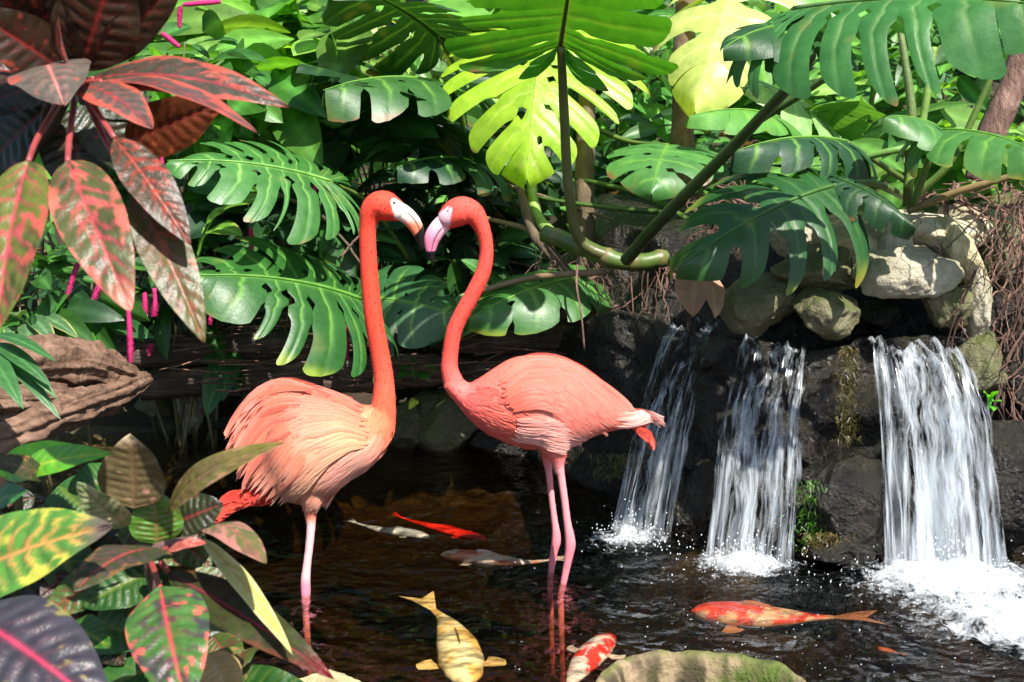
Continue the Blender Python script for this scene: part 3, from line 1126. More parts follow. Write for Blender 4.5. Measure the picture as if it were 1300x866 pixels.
# centre monstera ------------------------------------------------------
mc = thing('monstera_plant', 'tall light green monstera rising from a ringed horizontal stem, above the right flamingo', 'plant', P(790, 330, 4.4))
stem_part(mc, 'stem', [(690, 296, 4.45), (735, 312, 4.4), (790, 332, 4.35), (850, 326, 4.4), (905, 300, 4.5)], 0.028, 0.03, (0.07, 0.12, 0.02), n=60, rings=7)
monstera_leaf(mc, (712, 58, 4.15), (742, -120, 3.55), (0.06, 0.62, 0.8), 0.97, 41, (0.05, 0.20, 0.02), (0.13, 0.26, 0.05), [(790, 332, 4.35), (737, 306, 4.35), (722, 240, 4.3), (716, 140, 4.25)], 0.017, (0.08, 0.085, 0.025), lobes=7, cut=0.5, bend=0.25, mat='leaf_thin', ribcol=(0.2, 0.16, 0.06), backlobe=0.45, label='leaf seen from below, glowing green')
monstera_leaf(mc, (690, 46, 4.75), (668, 238, 4.45), (-0.05, -0.72, 0.7), 1.22, 43, (0.34, 0.56, 0.03), (0.48, 0.65, 0.10), [(760, 326, 4.5), (700, 296, 4.6), (676, 250, 4.75), (680, 150, 4.85)], 0.02, (0.16, 0.24, 0.06), lobes=11, cut=0.34, bend=0.7, droop=0.3, gapmul=1.15, mexp=3.0, spread=0.4, mat='leaf_thin', label='bright yellow green split leaf')
monstera_leaf(mc, (848, 184, 4.7), (826, 250, 4.45), (-0.1, -0.6, 0.8), 1.35, 47, (0.07, 0.22, 0.05), VG, [(760, 165, 5.0), (800, 180, 4.9)], 0.008, lobes=5, cut=0.5, bend=0.8)
monstera_leaf(mc, (938, -25, 5.0), (880, 150, 4.7), (-0.2, -0.7, 0.65), 0.85, 53, (0.60, 0.68, 0.20), (0.7, 0.76, 0.3), [(800, 60, 5.2), (890, 0, 5.1)], 0.01, (0.3, 0.4, 0.1), lobes=6, cut=0.22, bend=0.6, gapmul=3.2, mat='leaf_thin', label='pale yellow leaf with deep cuts')
monstera_leaf(mc, (990, 150, 4.9), (870, 150, 4.6), (0, -0.3, 0.95), 0.5, 59, (0.10, 0.28, 0.05), VG, None, lobes=5, cut=0.9, holes=False)
stem_part(mc, 'aerial_root', [(735, 318, 4.4), (732, 360, 4.35), (738, 400, 4.33), (742, 445, 4.33)], 0.005, 0.003, (1, 1, 1), 'root')
stem_part(mc, 'aerial_root', [(800, 340, 4.35), (804, 400, 4.33), (806, 450, 4.33), (804, 560, 4.33)], 0.003, 0.0015, (0.8, 0.8, 0.6), 'root')
stem_part(mc, 'petiole', [(905, 298, 4.5), (820, 250, 4.65), (730, 225, 4.8)], 0.012, 0.008, (0.05, 0.10, 0.015))
stem_part(mc, 'petiole', [(850, 270, 4.6), (760, 262, 4.7), (640, 245, 4.85)], 0.010, 0.006, (0.045, 0.09, 0.015))
stem_part(mc, 'petiole', [(900, 170, 4.9), (860, 110, 5.0), (800, 40, 5.1)], 0.012, 0.01, (0.13, 0.22, 0.05))

# right monstera -------------------------------------------------------
mr = thing('monstera_plant', 'huge blue green monstera overhanging the waterfalls, thick slanting stalks', 'plant', P(800, 325, 4.2))
monstera_leaf(mr, (1008, 12, 3.30), (1345, 10, 2.92), (0.0, -0.33, 0.94), 0.86, 61, (0.04, 0.17, 0.035), (0.16, 0.30, 0.10), [(795, 330, 4.25), (850, 268, 4.0), (960, 155, 3.65), (1030, 70, 3.4)], 0.017, (0.03, 0.06, 0.015), lobes=10, cut=0.32, gapmul=1.4, bend=0.3, droop=0.8, fold=-0.2, label='huge leaf hanging over the frame top, drooping lobes')
monstera_leaf(mr, (1040, 40, 3.35), (912, 66, 3.2), (0.1, -0.25, 0.95), 1.0, 67, (0.02, 0.085, 0.02), VG, None, lobes=5, cut=0.7, holes=False, bend=0.9)
monstera_leaf(mr, (1058, 236, 3.78), (852, 345, 3.5), (-0.15, -0.75, 0.6), 0.85, 71, (0.02, 0.09, 0.02), (0.07, 0.17, 0.04), [(1150, 250, 4.1), (1105, 232, 3.95)], 0.010, lobes=7, cut=0.28, gapmul=2.4, bend=0.6, droop=0.5, backlobe=0.35, tipc=(0.4, 0.45, 0.04), label='dark leaf hanging over the rocks, yellowing tips')
monstera_leaf(mr, (1062, 226, 3.8), (1166, 294, 3.65), (0.2, -0.6, 0.75), 0.62, 73, (0.014, 0.06, 0.02), (0.06, 0.14, 0.03), None, lobes=6, cut=0.5, bend=0.6, droop=0.6)
monstera_leaf(mr, (1075, 180, 4.0), (925, 196, 3.75), (-0.1, -0.35, 0.93), 0.6, 79, (0.018, 0.07, 0.028), VG, [(1150, 230, 4.2)], 0.008, lobes=6, cut=0.5, droop=0.7)
monstera_leaf(mr, (1190, 165, 3.8), (1330, 200, 3.5), (0.15, -0.5, 0.85), 0.95, 83, (0.06, 0.2, 0.04), VG, [(1160, 260, 3.95), (1180, 200, 3.9)], 0.009, (0.10, 0.16, 0.03), lobes=6, cut=0.35, droop=0.8, tipc=(0.6, 0.4, 0.05), label='lighter leaf with drooping orange tipped lobes')
monstera_leaf(mr, (1190, 160, 3.82), (1120, 150, 3.7), (-0.1, -0.4, 0.9), 1.3, 89, (0.07, 0.2, 0.05), VG, None, lobes=4, cut=0.5, droop=0.8)
stem_part(mr, 'stalk', [(968, 150, 4.05), (1020, 118, 3.95), (1072, 82, 3.85)], 0.012, 0.010, (0.06, 0.11, 0.02))
stem_part(mr, 'stalk', [(1152, 262, 4.0), (1158, 150, 4.0), (1140, 20, 4.05)], 0.014, 0.009, (0.12, 0.17, 0.05))
stem_part(mr, 'stalk', [(1152, 240, 3.98), (1172, 150, 3.98), (1186, 60, 4.0)], 0.013, 0.010, (0.16, 0.27, 0.05))
stem_part(mr, 'stalk', [(1165, 246, 4.05), (1210, 200, 4.0), (1262, 90, 3.95)], 0.012, 0.009, (0.12, 0.2, 0.04))
stem_part(mr, 'stalk', [(1080, 205, 4.05), (1130, 192, 4.0), (1172, 184, 4.0)], 0.010, 0.012, (0.12, 0.25, 0.05))
stem_part(mr, 'dry_stalk', [(1152, 268, 4.0), (1220, 242, 3.95), (1330, 212, 3.85)], 0.012, 0.010, (0.20, 0.14, 0.06))
stem_part(mr, 'dry_stalk', [(600, 372, 4.5), (680, 352, 4.45), (770, 345, 4.4)], 0.010, 0.012, (0.20, 0.13, 0.07))
stem_part(mr, 'dry_stalk', [(612, 276, 4.8), (660, 288, 4.7), (700, 302, 4.6)], 0.008, 0.010, (0.25, 0.16, 0.08))

mb5 = thing('monstera_plant', 'sunlit pale monstera far behind the slanting stalks', 'plant', P(1040, 200, 5.6))
monstera_leaf(mb5, (1045, 150, 5.5), (945, 110, 5.2), (-0.2, -0.6, 0.75), 1.2, 91, (0.25, 0.42, 0.16), (0.45, 0.6, 0.25), [(1060, 240, 5.7)], 0.01, lobes=6, cut=0.6)
monstera_leaf(mb5, (1050, 160, 5.5), (1095, 120, 5.2), (0.2, -0.6, 0.75), 1.3, 93, (0.14, 0.33, 0.06), VG, [(1060, 240, 5.7)], 0.01, lobes=5, cut=0.5)
monstera_leaf(mb5, (1120, -10, 5.4), (980, -5, 5.0), (0, -0.3, 0.9), 0.9, 95, (0.14, 0.36, 0.05), VG, [(1100, 200, 5.7)], 0.01, lobes=6, cut=0.5)


# ------------------------------------------------------------------ leafy shrubs behind
def shrub(name, label, cat, px, py, Y, rx, ry, n, size, palette, seed, kind='heart', mat='leaf_thin', aspect=0.75, group=None, dep=0.35, stems=7, droop=0.5, base_py=None):
    rg = np.random.default_rng(seed)
    c = P(px, py, Y)
    s = pxm(Y)
    gz = float(ground_z(np.array(c[0]), np.array(c[1])))
    root = thing(name, label, cat, (c[0], c[1], gz), group)
    mb = MB()
    for k in range(n):
        d = unit(rg.normal(size=3))
        d[1] = -abs(d[1]) if rg.random() < 0.7 else d[1]
        rad = rg.uniform(0.35, 1.0) ** 0.6
        p = c + d * rad * np.array((rx * s, dep, ry * s))
        L = size * s * (0.4 + 1.3 * rg.random() ** 1.6)
        out = unit(np.array((d[0] + rg.normal() * 0.6, d[1] * 0.7 + rg.normal() * 0.5, d[2] * 0.3 - droop * rg.uniform(0, 1.3))))
        nr = unit(np.array((rg.normal() * 0.45, -0.45 + rg.normal() * 0.4, 0.75 + rg.normal() * 0.3)))
        pal = np.array(palette[rg.integers(len(palette))]) * (0.45 + 0.6 * rg.random())
        simple_leaf(mb, p, p + out * L, L * aspect, nr, green(pal), 7, 5, rg.uniform(0.2, 0.9), rg.uniform(0.05, 0.3), kind, seed=int(rg.integers(1e6)))
    mb.build('foliage', M[mat], root)
    ms = MB()
    for k in range(stems):
        e = c + unit(rg.normal(size=3)) * 0.75 * np.array((rx * s, dep, ry * s))
        b = np.array((c[0] + rg.normal() * 0.06, c[1] + rg.normal() * 0.06, gz - 0.03))
        m = (b + e) / 2 + np.array((rg.normal() * 0.05, rg.normal() * 0.05, 0.08))
        tube(ms, smooth_path([b, m, e], 10), np.linspace(0.008, 0.003, 10), (0.10, 0.09, 0.04), 5)
    ms.build('stem', M['stem'], root)
    return root


SH = [  # px, py, Y, rx, ry, n, size, palette, kind, label
    (330, 60, 5.7, 120, 70, 190, 52, [(0.10, 0.30, 0.03), (0.16, 0.38, 0.04), (0.07, 0.22, 0.03)], 'heart', 'leafy shrub with bright heart shaped leaves above the pale split leaf'),
    (415, 120, 5.9, 90, 45, 120, 46, [(0.12, 0.34, 0.03), (0.2, 0.42, 0.05), (0.07, 0.22, 0.03)], 'heart', 'light green heart leaved shrub above the dark perforated leaf'),
    (250, 20, 6.2, 110, 60, 150, 44, [(0.14, 0.36, 0.04), (0.08, 0.25, 0.03)], 'heart', 'sunny green shrub behind the red croton crown'),
    (380, 150, 5.3, 70, 60, 90, 42, [(0.05, 0.18, 0.03), (0.1, 0.28, 0.03)], 'heart', 'mid green shrub between croton tip and perforated leaf'),
    (520, 70, 7.6, 140, 80, 220, 40, [(0.35, 0.5, 0.16), (0.25, 0.45, 0.08), (0.45, 0.5, 0.25)], 'lance', 'pale sunlit shrub in the distance at the top'),
    (480, 20, 9.0, 200, 90, 240, 40, [(0.3, 0.5, 0.12), (0.4, 0.5, 0.2)], 'lance', 'far pale thicket behind the heart leaved shrubs'),
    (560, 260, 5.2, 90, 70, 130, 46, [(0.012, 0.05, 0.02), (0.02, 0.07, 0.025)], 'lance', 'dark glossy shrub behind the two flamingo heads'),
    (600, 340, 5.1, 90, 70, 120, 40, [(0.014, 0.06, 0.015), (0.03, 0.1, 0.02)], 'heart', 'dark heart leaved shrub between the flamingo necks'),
    (380, 285, 5.0, 130, 50, 120, 42, [(0.02, 0.08, 0.03), (0.05, 0.16, 0.04), (0.03, 0.1, 0.03)], 'heart', 'shaded shrub between the two large split leaves'),
    (780, 90, 6.0, 110, 80, 160, 42, [(0.06, 0.22, 0.03), (0.12, 0.32, 0.04)], 'lance', 'mid green shrub right of the glowing leaf stalk'),
    (860, 200, 5.6, 90, 60, 110, 40, [(0.03, 0.11, 0.02), (0.06, 0.2, 0.03)], 'lance', 'dim shrub behind the small split leaf'),
    (1010, 230, 5.4, 110, 60, 150, 30, [(0.07, 0.22, 0.03), (0.14, 0.32, 0.04), (0.03, 0.12, 0.02)], 'ovate', 'fine leaved shrub behind the dark hanging leaf'),
    (1100, 150, 6.2, 120, 90, 240, 32, [(0.2, 0.42, 0.06), (0.3, 0.5, 0.12), (0.1, 0.28, 0.04)], 'ovate', 'sunlit fine leaved shrub between the upright stalks'),
    (1220, 90, 6.0, 120, 80, 180, 46, [(0.05, 0.18, 0.03), (0.1, 0.28, 0.04)], 'lance', 'green shrub behind the upright stalks'),
    (1240, 200, 5.0, 90, 50, 120, 42, [(0.10, 0.28, 0.04), (0.22, 0.42, 0.08)], 'heart', 'patterned green shrub behind the orange tipped leaf'),
    (980, 60, 6.6, 120, 80, 180, 46, [(0.08, 0.24, 0.04), (0.14, 0.34, 0.05)], 'lance', 'tall green shrub behind the pale yellow leaf'),
    (700, 20, 7.0, 140, 80, 170, 46, [(0.07, 0.24, 0.03), (0.12, 0.3, 0.04)], 'heart', 'green shrub beyond the glowing leaf'),
    (60, 370, 4.5, 110, 70, 130, 60, [(0.03, 0.11, 0.03), (0.06, 0.2, 0.03)], 'lance', 'green shrub above the driftwood, behind hanging croton leaves'),
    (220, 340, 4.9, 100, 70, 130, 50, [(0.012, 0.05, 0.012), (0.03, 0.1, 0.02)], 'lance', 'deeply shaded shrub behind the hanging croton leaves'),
    (100, 150, 5.2, 150, 110, 180, 50, [(0.05, 0.18, 0.03), (0.1, 0.28, 0.04)], 'lance', 'green thicket seen through the red croton'),
    (40, 30, 6.5, 150, 90, 160, 50, [(0.2, 0.42, 0.05), (0.1, 0.28, 0.04)], 'heart', 'bright shrub in the far upper corner behind the croton'),
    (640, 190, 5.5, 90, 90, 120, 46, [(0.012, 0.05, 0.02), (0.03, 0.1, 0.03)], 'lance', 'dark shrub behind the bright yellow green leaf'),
    (850, 20, 7.5, 140, 90, 170, 44, [(0.12, 0.32, 0.05), (0.2, 0.4, 0.07)], 'lance', 'light shrub far behind the pale yellow leaf'),
    (1180, 0, 7.5, 160, 90, 200, 44, [(0.12, 0.32, 0.05), (0.06, 0.2, 0.03)], 'lance', 'far green shrub above the huge hanging leaf'),
    (300, 120, 5.1, 110, 60, 46, 95, [(0.06, 0.22, 0.03), (0.10, 0.28, 0.04)], 'lance', 'shrub of long arching leaves just above the pale split leaf'),
    (430, 50, 5.4, 120, 50, 44, 95, [(0.12, 0.32, 0.04), (0.2, 0.4, 0.06)], 'obovate', 'shrub of broad bright leaves near the top, beside the croton crown'),
    (1090, 210, 5.0, 120, 60, 36, 80, [(0.05, 0.18, 0.03), (0.12, 0.3, 0.05)], 'lance', 'long leaved shrub between the slanting and upright stalks'),
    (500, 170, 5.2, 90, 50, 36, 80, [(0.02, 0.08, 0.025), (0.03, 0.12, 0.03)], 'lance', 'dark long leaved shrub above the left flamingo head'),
    (240, 240, 5.1, 80, 60, 30, 70, [(0.04, 0.15, 0.04), (0.02, 0.08, 0.02)], 'lance', 'shaded long leaved shrub at the edge of the pale split leaf'),
]
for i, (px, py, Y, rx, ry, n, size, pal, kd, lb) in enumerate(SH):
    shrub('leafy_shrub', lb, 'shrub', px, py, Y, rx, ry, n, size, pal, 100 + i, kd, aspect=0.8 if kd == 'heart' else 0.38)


def tall_trees():
    """tall leafy trees on the slope behind: they close the view and darken the water's reflection"""
    for i, (x, y, h) in enumerate([(-3.2, 8.5, 4.2), (-1.4, 10.0, 4.6), (0.6, 9.5, 4.4), (2.4, 8.6, 4.5), (4.2, 7.6, 4.2), (-5.2, 7.0, 4.0)]):
        rg = np.random.default_rng(400 + i)
        gz = float(ground_z(np.array(x), np.array(y)))
        lab = ['far tree with the thickest crown behind the heart leaved shrubs', 'farthest tree behind the left thicket', 'far tree behind the glowing leaf', 'far tree behind the pale yellow leaf', 'tree on the slope beyond the right shrubs', 'tree on the slope beyond the red croton'][i]
        t = thing('tree', lab, 'tree', (x, y, gz))
        mb = MB()
        tube(mb, smooth_path([(x, y, gz - 0.1), (x + 0.1, y, gz + h * 0.4), (x + rg.normal() * 0.2, y, gz + h * 0.8)], 16), np.linspace(0.13, 0.05, 16), (1, 1, 1), 10, noise=0.2, nf=8)
        for k in range(7):
            a = rg.uniform(0, 6.28)
            z0 = gz + h * rg.uniform(0.2, 0.7)
            tube(mb, smooth_path([(x, y, z0), (x + math.cos(a) * 0.5, y + math.sin(a) * 0.5, z0 + 0.4), (x + math.cos(a) * 1.0, y + math.sin(a) * 1.0, z0 + 0.6)], 8), np.linspace(0.04, 0.015, 8), (1, 1, 1), 6)
        mb.build('trunk', M['bark'], t)
        mc_ = MB()
        for k in range(900):
            d = unit(rg.normal(size=3)) * rg.uniform(0.3, 1) ** 0.5
            p = np.array((x, y, gz + h * 0.55)) + d * np.array((1.5, 1.2, h * 0.5))
            L = rg.uniform(0.14, 0.28)
            o_ = unit(np.array((d[0] + rg.normal() * 0.5, d[1] + rg.normal() * 0.5, -0.4 + rg.normal() * 0.4)))
            simple_leaf(mc_, p, p + o_ * L, L * 0.5, unit(np.array((rg.normal() * 0.5, -0.3, 0.8))), green([(0.04, 0.14, 0.02), (0.07, 0.2, 0.03), (0.10, 0.26, 0.03)][k % 3]), 5, 3, 0.4, 0.2, 'lance', seed=int(rg.integers(1e6)))
        mc_.build('crown', M['leaf_thin'], t)


tall_trees()

# trunks among the plants ----------------------------------------------------
for pts, r0, r1, mat, lb in [
    ([(752, 395, 4.75), (745, 330, 4.78), (742, 240, 4.8), (745, 140, 4.85), (748, 20, 4.9)], 0.042, 0.028, 'bark', 'slim grey brown trunk behind the glowing leaf stalk'),
    ([(748, 400, 4.6), (715, 340, 4.6), (678, 296, 4.65), (660, 240, 4.7)], 0.026, 0.016, 'bark', 'leaning pale trunk under the ringed monstera stem'),
    ([(868, 300, 4.9), (866, 200, 5.0), (868, 100, 5.1), (872, -30, 5.2)], 0.05, 0.04, 'bark', 'brown trunk under the pale yellow leaf'),
    ([(1240, 230, 4.3), (1256, 180, 4.3), (1285, 110, 4.3), (1310, 40, 4.3)], 0.045, 0.04, 'root', 'reddish trunk leaning out at the right edge'),
]:
    q = smooth_path([P(*p) for p in pts], 50)
    mb = MB()
    tube(mb, q, np.linspace(r0, r1, 50), (1, 1, 1), 16, noise=0.22, nf=14, grain=0.1)
    t = thing('slim_tree', lb, 'tree', q[0])
    mb.build('trunk', M[mat], t)


for pts, r0, r1, mat, lb in [
    ([(335, 240, 4.5), (400, 262, 4.55), (440, 300, 4.6), (475, 345, 4.6)], 0.007, 0.004, 'bark', 'brown twig sloping behind the left flamingo neck'),
    ([(238, 350, 4.4), (290, 330, 4.45), (335, 306, 4.5)], 0.004, 0.003, 'bark', 'thin grey stick beside the yellowing leaf'),
    ([(430, 330, 4.5), (455, 300, 4.5), (478, 272, 4.5)], 0.005, 0.003, 'root', 'short pale twig touching the left flamingo neck'),
    ([(560, 300, 5.0), (640, 330, 4.9), (760, 350, 4.8)], 0.006, 0.004, 'bark', 'dim twig behind the right flamingo neck'),
    ([(600, 220, 4.9), (700, 250, 4.8), (860, 300, 4.7)], 0.006, 0.005, 'bark', 'long dry twig crossing behind the ringed stem'),
    ([(700, 380, 4.6), (800, 330, 4.6), (930, 250, 4.7)], 0.006, 0.004, 'root', 'reddish twig crossing under the slanting stalk'),
    ([(930, 250, 4.3), (1010, 285, 4.2), (1060, 300, 4.1)], 0.006, 0.004, 'root', 'dry twig lying above the tan stones'),
]:
    q = smooth_path([P(*p) for p in pts], 40)
    mb = MB()
    w = np.cumsum(RNG.normal(size=(40, 3)) * 0.0012, axis=0)
    tube(mb, q + w, np.linspace(r0, r1, 40), (1, 1, 1), 7, noise=0.25, nf=40)
    tag(mb.build('dry_twig', M[mat]), lb, 'twig')


# chenille plant with pink catkins ----------------------------------------------------
def catkin(parent, pts, r=0.012):
    q = smooth_path([P(*p) for p in pts], 120)
    mb = MB()
    k = np.linspace(0, 1, 120)
    rr = r * (0.45 + 0.55 * np.sin(np.pi * np.clip(k * 0.92 + 0.06, 0, 1)) ** 0.4)
    rr[-1] *= 0.3
    c = np.tile(np.array((0.50, 0.02, 0.14)), (120, 1)) * RNG.uniform(0.9, 1.1, (120, 1))
    tube(mb, q, rr * 0.75, c, 12)
    for j in range(420):
        i = RNG.integers(1, 119)
        t_ = unit(q[i + 1 if i < 119 else i] - q[i - 1])
        d = unit(np.cross(t_, RNG.normal(size=3)) + t_ * RNG.normal() * 0.3)
        b = unit(np.cross(d, t_)) * 0.0011
        p = q[i] + d * rr[i] * 0.6
        mb.add([p - b, p + b, p + d * rr[i] * RNG.uniform(0.4, 0.8)], [(0, 1, 2)], np.array((0.55, 0.03, 0.18)) * RNG.uniform(0.6, 1.4))
    return mb.build('catkin', M['plumage'], parent)


ch = shrub('chenille_plant', 'chenille plant with hanging fuzzy magenta catkins behind the red croton', 'plant', 240, 120, 4.9, 110, 90, 110, 46, [(0.05, 0.18, 0.03), (0.09, 0.27, 0.03)], 300, 'ovate', aspect=0.6)
for pts in [
    [(280, 2, 4.6), (255, 4, 4.6), (232, 6, 4.6)], [(229, 8, 4.6), (228, 22, 4.6), (228, 36, 4.6)], [(205, 42, 4.6), (216, 50, 4.6), (228, 60, 4.6)],
    [(205, 190, 4.6), (206, 208, 4.6), (206, 225, 4.6)], [(103, 300, 4.3), (98, 312, 4.3), (97, 326, 4.3)], [(106, 320, 4.3), (95, 345, 4.3), (85, 380, 4.3)],
    [(128, 350, 4.3), (124, 368, 4.3), (115, 390, 4.3)], [(163, 392, 4.2), (165, 425, 4.2), (166, 460, 4.2)], [(184, 372, 4.3), (184, 390, 4.3), (183, 405, 4.3)],
    [(196, 366, 4.3), (197, 385, 4.3), (195, 402, 4.3)], [(192, 438, 4.5), (190, 445, 4.5), (190, 452, 4.5)], [(318, 290, 4.6), (319, 305, 4.6), (319, 322, 4.6)],
    [(400, 235, 4.7), (399, 255, 4.7), (398, 272, 4.7)], [(441, 415, 4.6), (440, 435, 4.6), (441, 458, 4.6)], [(452, 400, 4.6), (452, 415, 4.6), (453, 435, 4.6)],
    [(370, 385, 4.7), (372, 400, 4.7), (371, 412, 4.7)], [(418, 390, 4.7), (417, 400, 4.7), (415, 410, 4.7)], [(266, 390, 4.7), (266, 402, 4.7), (267, 412, 4.7)],
]:
    catkin(ch, pts)


# broad green leaf clumps low on the bank
def clump(label, base, leaves, colr, cat='plant', name='leafy_plant', mat='leaf', edge=None, aspect=0.4):
    b = P(*base)
    root = thing(name, label, cat, b)
    for i, (tx, ty, tY, w) in enumerate(leaves):
        tip = P(tx, ty, tY)
        S = np.linalg.norm(tip - b)
        mid = b + (tip - b) * 0.28 + np.array((0, 0, 0.25 * S))
        mb = MB()
        simple_leaf(mb, mid, tip, w * pxm(tY), (0.1, -0.6, 0.7), green(colr, edge=edge), 16, 9, 0.7, 0.2, 'lance', 0.03, 0.05, seed=i + int(tx))
        o = mb.build('leaf', M[mat], root)
        m2 = MB()
        tube(m2, smooth_path([b, (b + mid) / 2 + np.array((0, 0, 0.02)), mid], 8), 0.004, np.array(colr) * 1.5, 5)
        m2.build('leaf_stalk', M['stem'], o)
    return root


clump('glossy dark green leaves drooping over the smooth grey stone', (305, 452, 4.85), [(258, 462, 4.7, 26), (262, 530, 4.6, 40), (282, 510, 4.6, 34), (300, 500, 4.7, 30), (275, 478, 4.65, 30)], (0.03, 0.13, 0.03))
clump('dim broad leaves above the left flamingo back', (355, 470, 4.9), [(308, 512, 4.75, 30), (335, 500, 4.8, 26), (384, 474, 4.8, 34), (360, 490, 4.8, 26)], (0.015, 0.06, 0.02))
clump('small bright leaf sprig between the flamingo necks, low down', (526, 482, 4.7), [(508, 468, 4.6, 18), (516, 452, 4.6, 22), (552, 472, 4.6, 20), (545, 485, 4.6, 18), (505, 480, 4.6, 16)], (0.05, 0.2, 0.03))
clump('wavy strap leaves shining white above the driftwood', (30, 440, 4.3), [(45, 452, 4.0, 26), (72, 440, 4.0, 26), (100, 430, 4.05, 22), (8, 430, 4.1, 22), (20, 400, 4.1, 24)], (0.08, 0.17, 0.07), edge=(0.7, 0.6, 0.2))
clump('green stems with small leaves lying over the driftwood', (-30, 470, 3.55), [(66, 492, 3.35, 24), (72, 460, 3.35, 18), (78, 534, 3.35, 20), (30, 520, 3.3, 30), (74, 508, 3.35, 18)], (0.04, 0.14, 0.035))
clump('low split leaf seedling with a lime edge below the flamingo heads', (640, 400, 4.75), [(545, 440, 4.6, 40), (575, 432, 4.6, 40), (560, 405, 4.65, 36), (600, 350, 4.7, 30), (585, 330, 4.7, 26)], (0.05, 0.18, 0.03))
clump('lone yellowing leaf spray left of the large split leaves', (250, 330, 4.7), [(308, 300, 4.5, 34), (352, 255, 4.5, 26), (290, 265, 4.6, 24)], (0.16, 0.34, 0.04), edge=(0.5, 0.35, 0.1))
clump('small fern like sprig beside the leftmost waterfall', (790, 500, 4.5), [(775, 478, 4.4, 9), (800, 470, 4.4, 9), (790, 462, 4.4, 9), (768, 490, 4.4, 9), (808, 488, 4.4, 9)], (0.015, 0.07, 0.015))
clump('tiny bright seedling among the roots right of the falls', (1255, 520, 3.65), [(1248, 498, 3.6, 9), (1268, 497, 3.6, 10), (1262, 522, 3.6, 12), (1272, 510, 3.6, 8)], (0.1, 0.4, 0.03), mat='leaf_thin')

mb = MB()
simple_leaf(mb, P(527, 508, 4.55), P(519, 520, 4.5), 12 * pxm(4.5), (0.2, -0.8, 0.5), green((0.35, 0.45, 0.05)), 8, 5, 0.5, 0.2, 'heart')
tag(mb.build('fallen_leaf', M['leaf_thin']), 'single yellow green leaf lying on the dark stone behind the flamingos', 'leaf')
mb = MB()
simple_leaf(mb, P(885, 340, 3.95), P(880, 402, 3.85), 50 * pxm(3.9), (-0.3, -0.85, 0.3), green((0.26, 0.14, 0.08), (0.36, 0.22, 0.14)), 14, 9, 0.5, 0.3, 'ovate', 0.08)
simple_leaf(mb, P(900, 350, 3.95), P(908, 404, 3.85), 30 * pxm(3.9), (0.3, -0.85, 0.3), green((0.36, 0.2, 0.13), (0.5, 0.35, 0.25)), 14, 9, 0.5, 0.3, 'ovate', 0.08)
tag(mb.build('dead_leaf', M['leaf']), 'curled dead brown leaf hanging above the leftmost waterfall', 'leaf')


# ------------------------------------------------------------------ driftwood, logs, roots, litter
def log(name, label, pts, rad, mat, seed, cat='log', noise=0.35, nf=6, grain=0.25, sides=40, n=120, tint=(1, 1, 1)):
    q = smooth_path([P(*p) for p in pts], n)
    r = np.interp(np.linspace(0, 1, n), np.linspace(0, 1, len(rad)), rad)
    mb = MB()
    tube(mb, q, r, tint, sides, noise=noise, nf=nf, seed=seed, grain=grain)
    return tag(mb.build(name, M[mat]), label, cat)


dw = thing('driftwood', 'gnarled reddish brown driftwood log resting at the left water edge', 'driftwood', P(60, 530, 3.9))
for nm, pts, rad, sd in [
    ('trunk', [(-70, 480, 3.7), (20, 468, 3.85), (90, 462, 4.0), (140, 472, 4.15), (188, 488, 4.3)], [0.07, 0.075, 0.07, 0.06, 0.02], 3),
    ('branch', [(185, 482, 4.28), (140, 500, 4.1), (90, 518, 3.9), (40, 538, 3.75), (-40, 570, 3.6)], [0.025, 0.05, 0.055, 0.06, 0.07], 5),
    ('branch', [(120, 470, 4.1), (118, 452, 4.1), (108, 440, 4.08)], [0.04, 0.04, 0.015], 8),
    ('branch', [(-60, 510, 3.6), (10, 508, 3.7), (80, 505, 3.9)], [0.05, 0.045, 0.03], 9),
]:
    q = smooth_path([P(*p) for p in pts], 200)
    mb = MB()
    tube(mb, q, np.interp(np.linspace(0, 1, 200), np.linspace(0, 1, len(rad)), rad), (0.72, 0.62, 0.55), 90, noise=0.4, nf=14, seed=sd, grain=0.34)
    mb.build(nm, M['driftwood'], dw)
for pts, rad, sd, lb in [
    ([(150, 452, 4.75), (320, 440, 4.8), (480, 428, 4.85), (640, 420, 4.9)], [0.05, 0.055, 0.05, 0.045], 11, 'upper dark fallen log running behind the left flamingo'),
    ([(180, 490, 4.78), (340, 478, 4.8), (520, 470, 4.85), (700, 465, 4.85)], [0.05, 0.06, 0.055, 0.05], 13, 'lower dark fallen log at the foot of the bank'),
    ([(560, 432, 4.7), (680, 430, 4.7), (790, 420, 4.6)], [0.045, 0.04, 0.03], 15, 'dark log with stripped bark behind the right flamingo back'),
    ([(600, 470, 4.75), (720, 450, 4.7), (830, 445, 4.55)], [0.04, 0.045, 0.03], 17, 'thin wet log lying across the bank behind the right flamingo'),
    ([(620, 415, 4.65), (700, 398, 4.6), (800, 400, 4.5)], [0.03, 0.035, 0.03], 19, 'splintered log below the ringed monstera stem'),
]:
    log('log', lb, pts, rad, 'darkwood', sd)
mb = MB()
rg = np.random.default_rng(77)
for k in range(170):
    x, y = rg.uniform(190, 830), rg.uniform(400, 500)
    Y = 4.68 - 0.002 * (y - 400) + rg.uniform(0, 0.1)
    a = rg.normal() * 0.12 - 0.06
    L = rg.uniform(20, 90)
    tube(mb, [P(x, y, Y), P(x + L * 0.5, y + a * L * 0.5 + rg.normal(), Y - 0.01), P(x + L, y + a * L, Y)], 0.0016 + 0.002 * rg.random(), np.array((1, 0.9, 0.8)) * rg.uniform(0.3, 1.5), 5)
tag(mb.build('bark_litter', M['root']), 'stripped bark strands and twigs lying over the dark logs', 'litter', None, 'stuff')


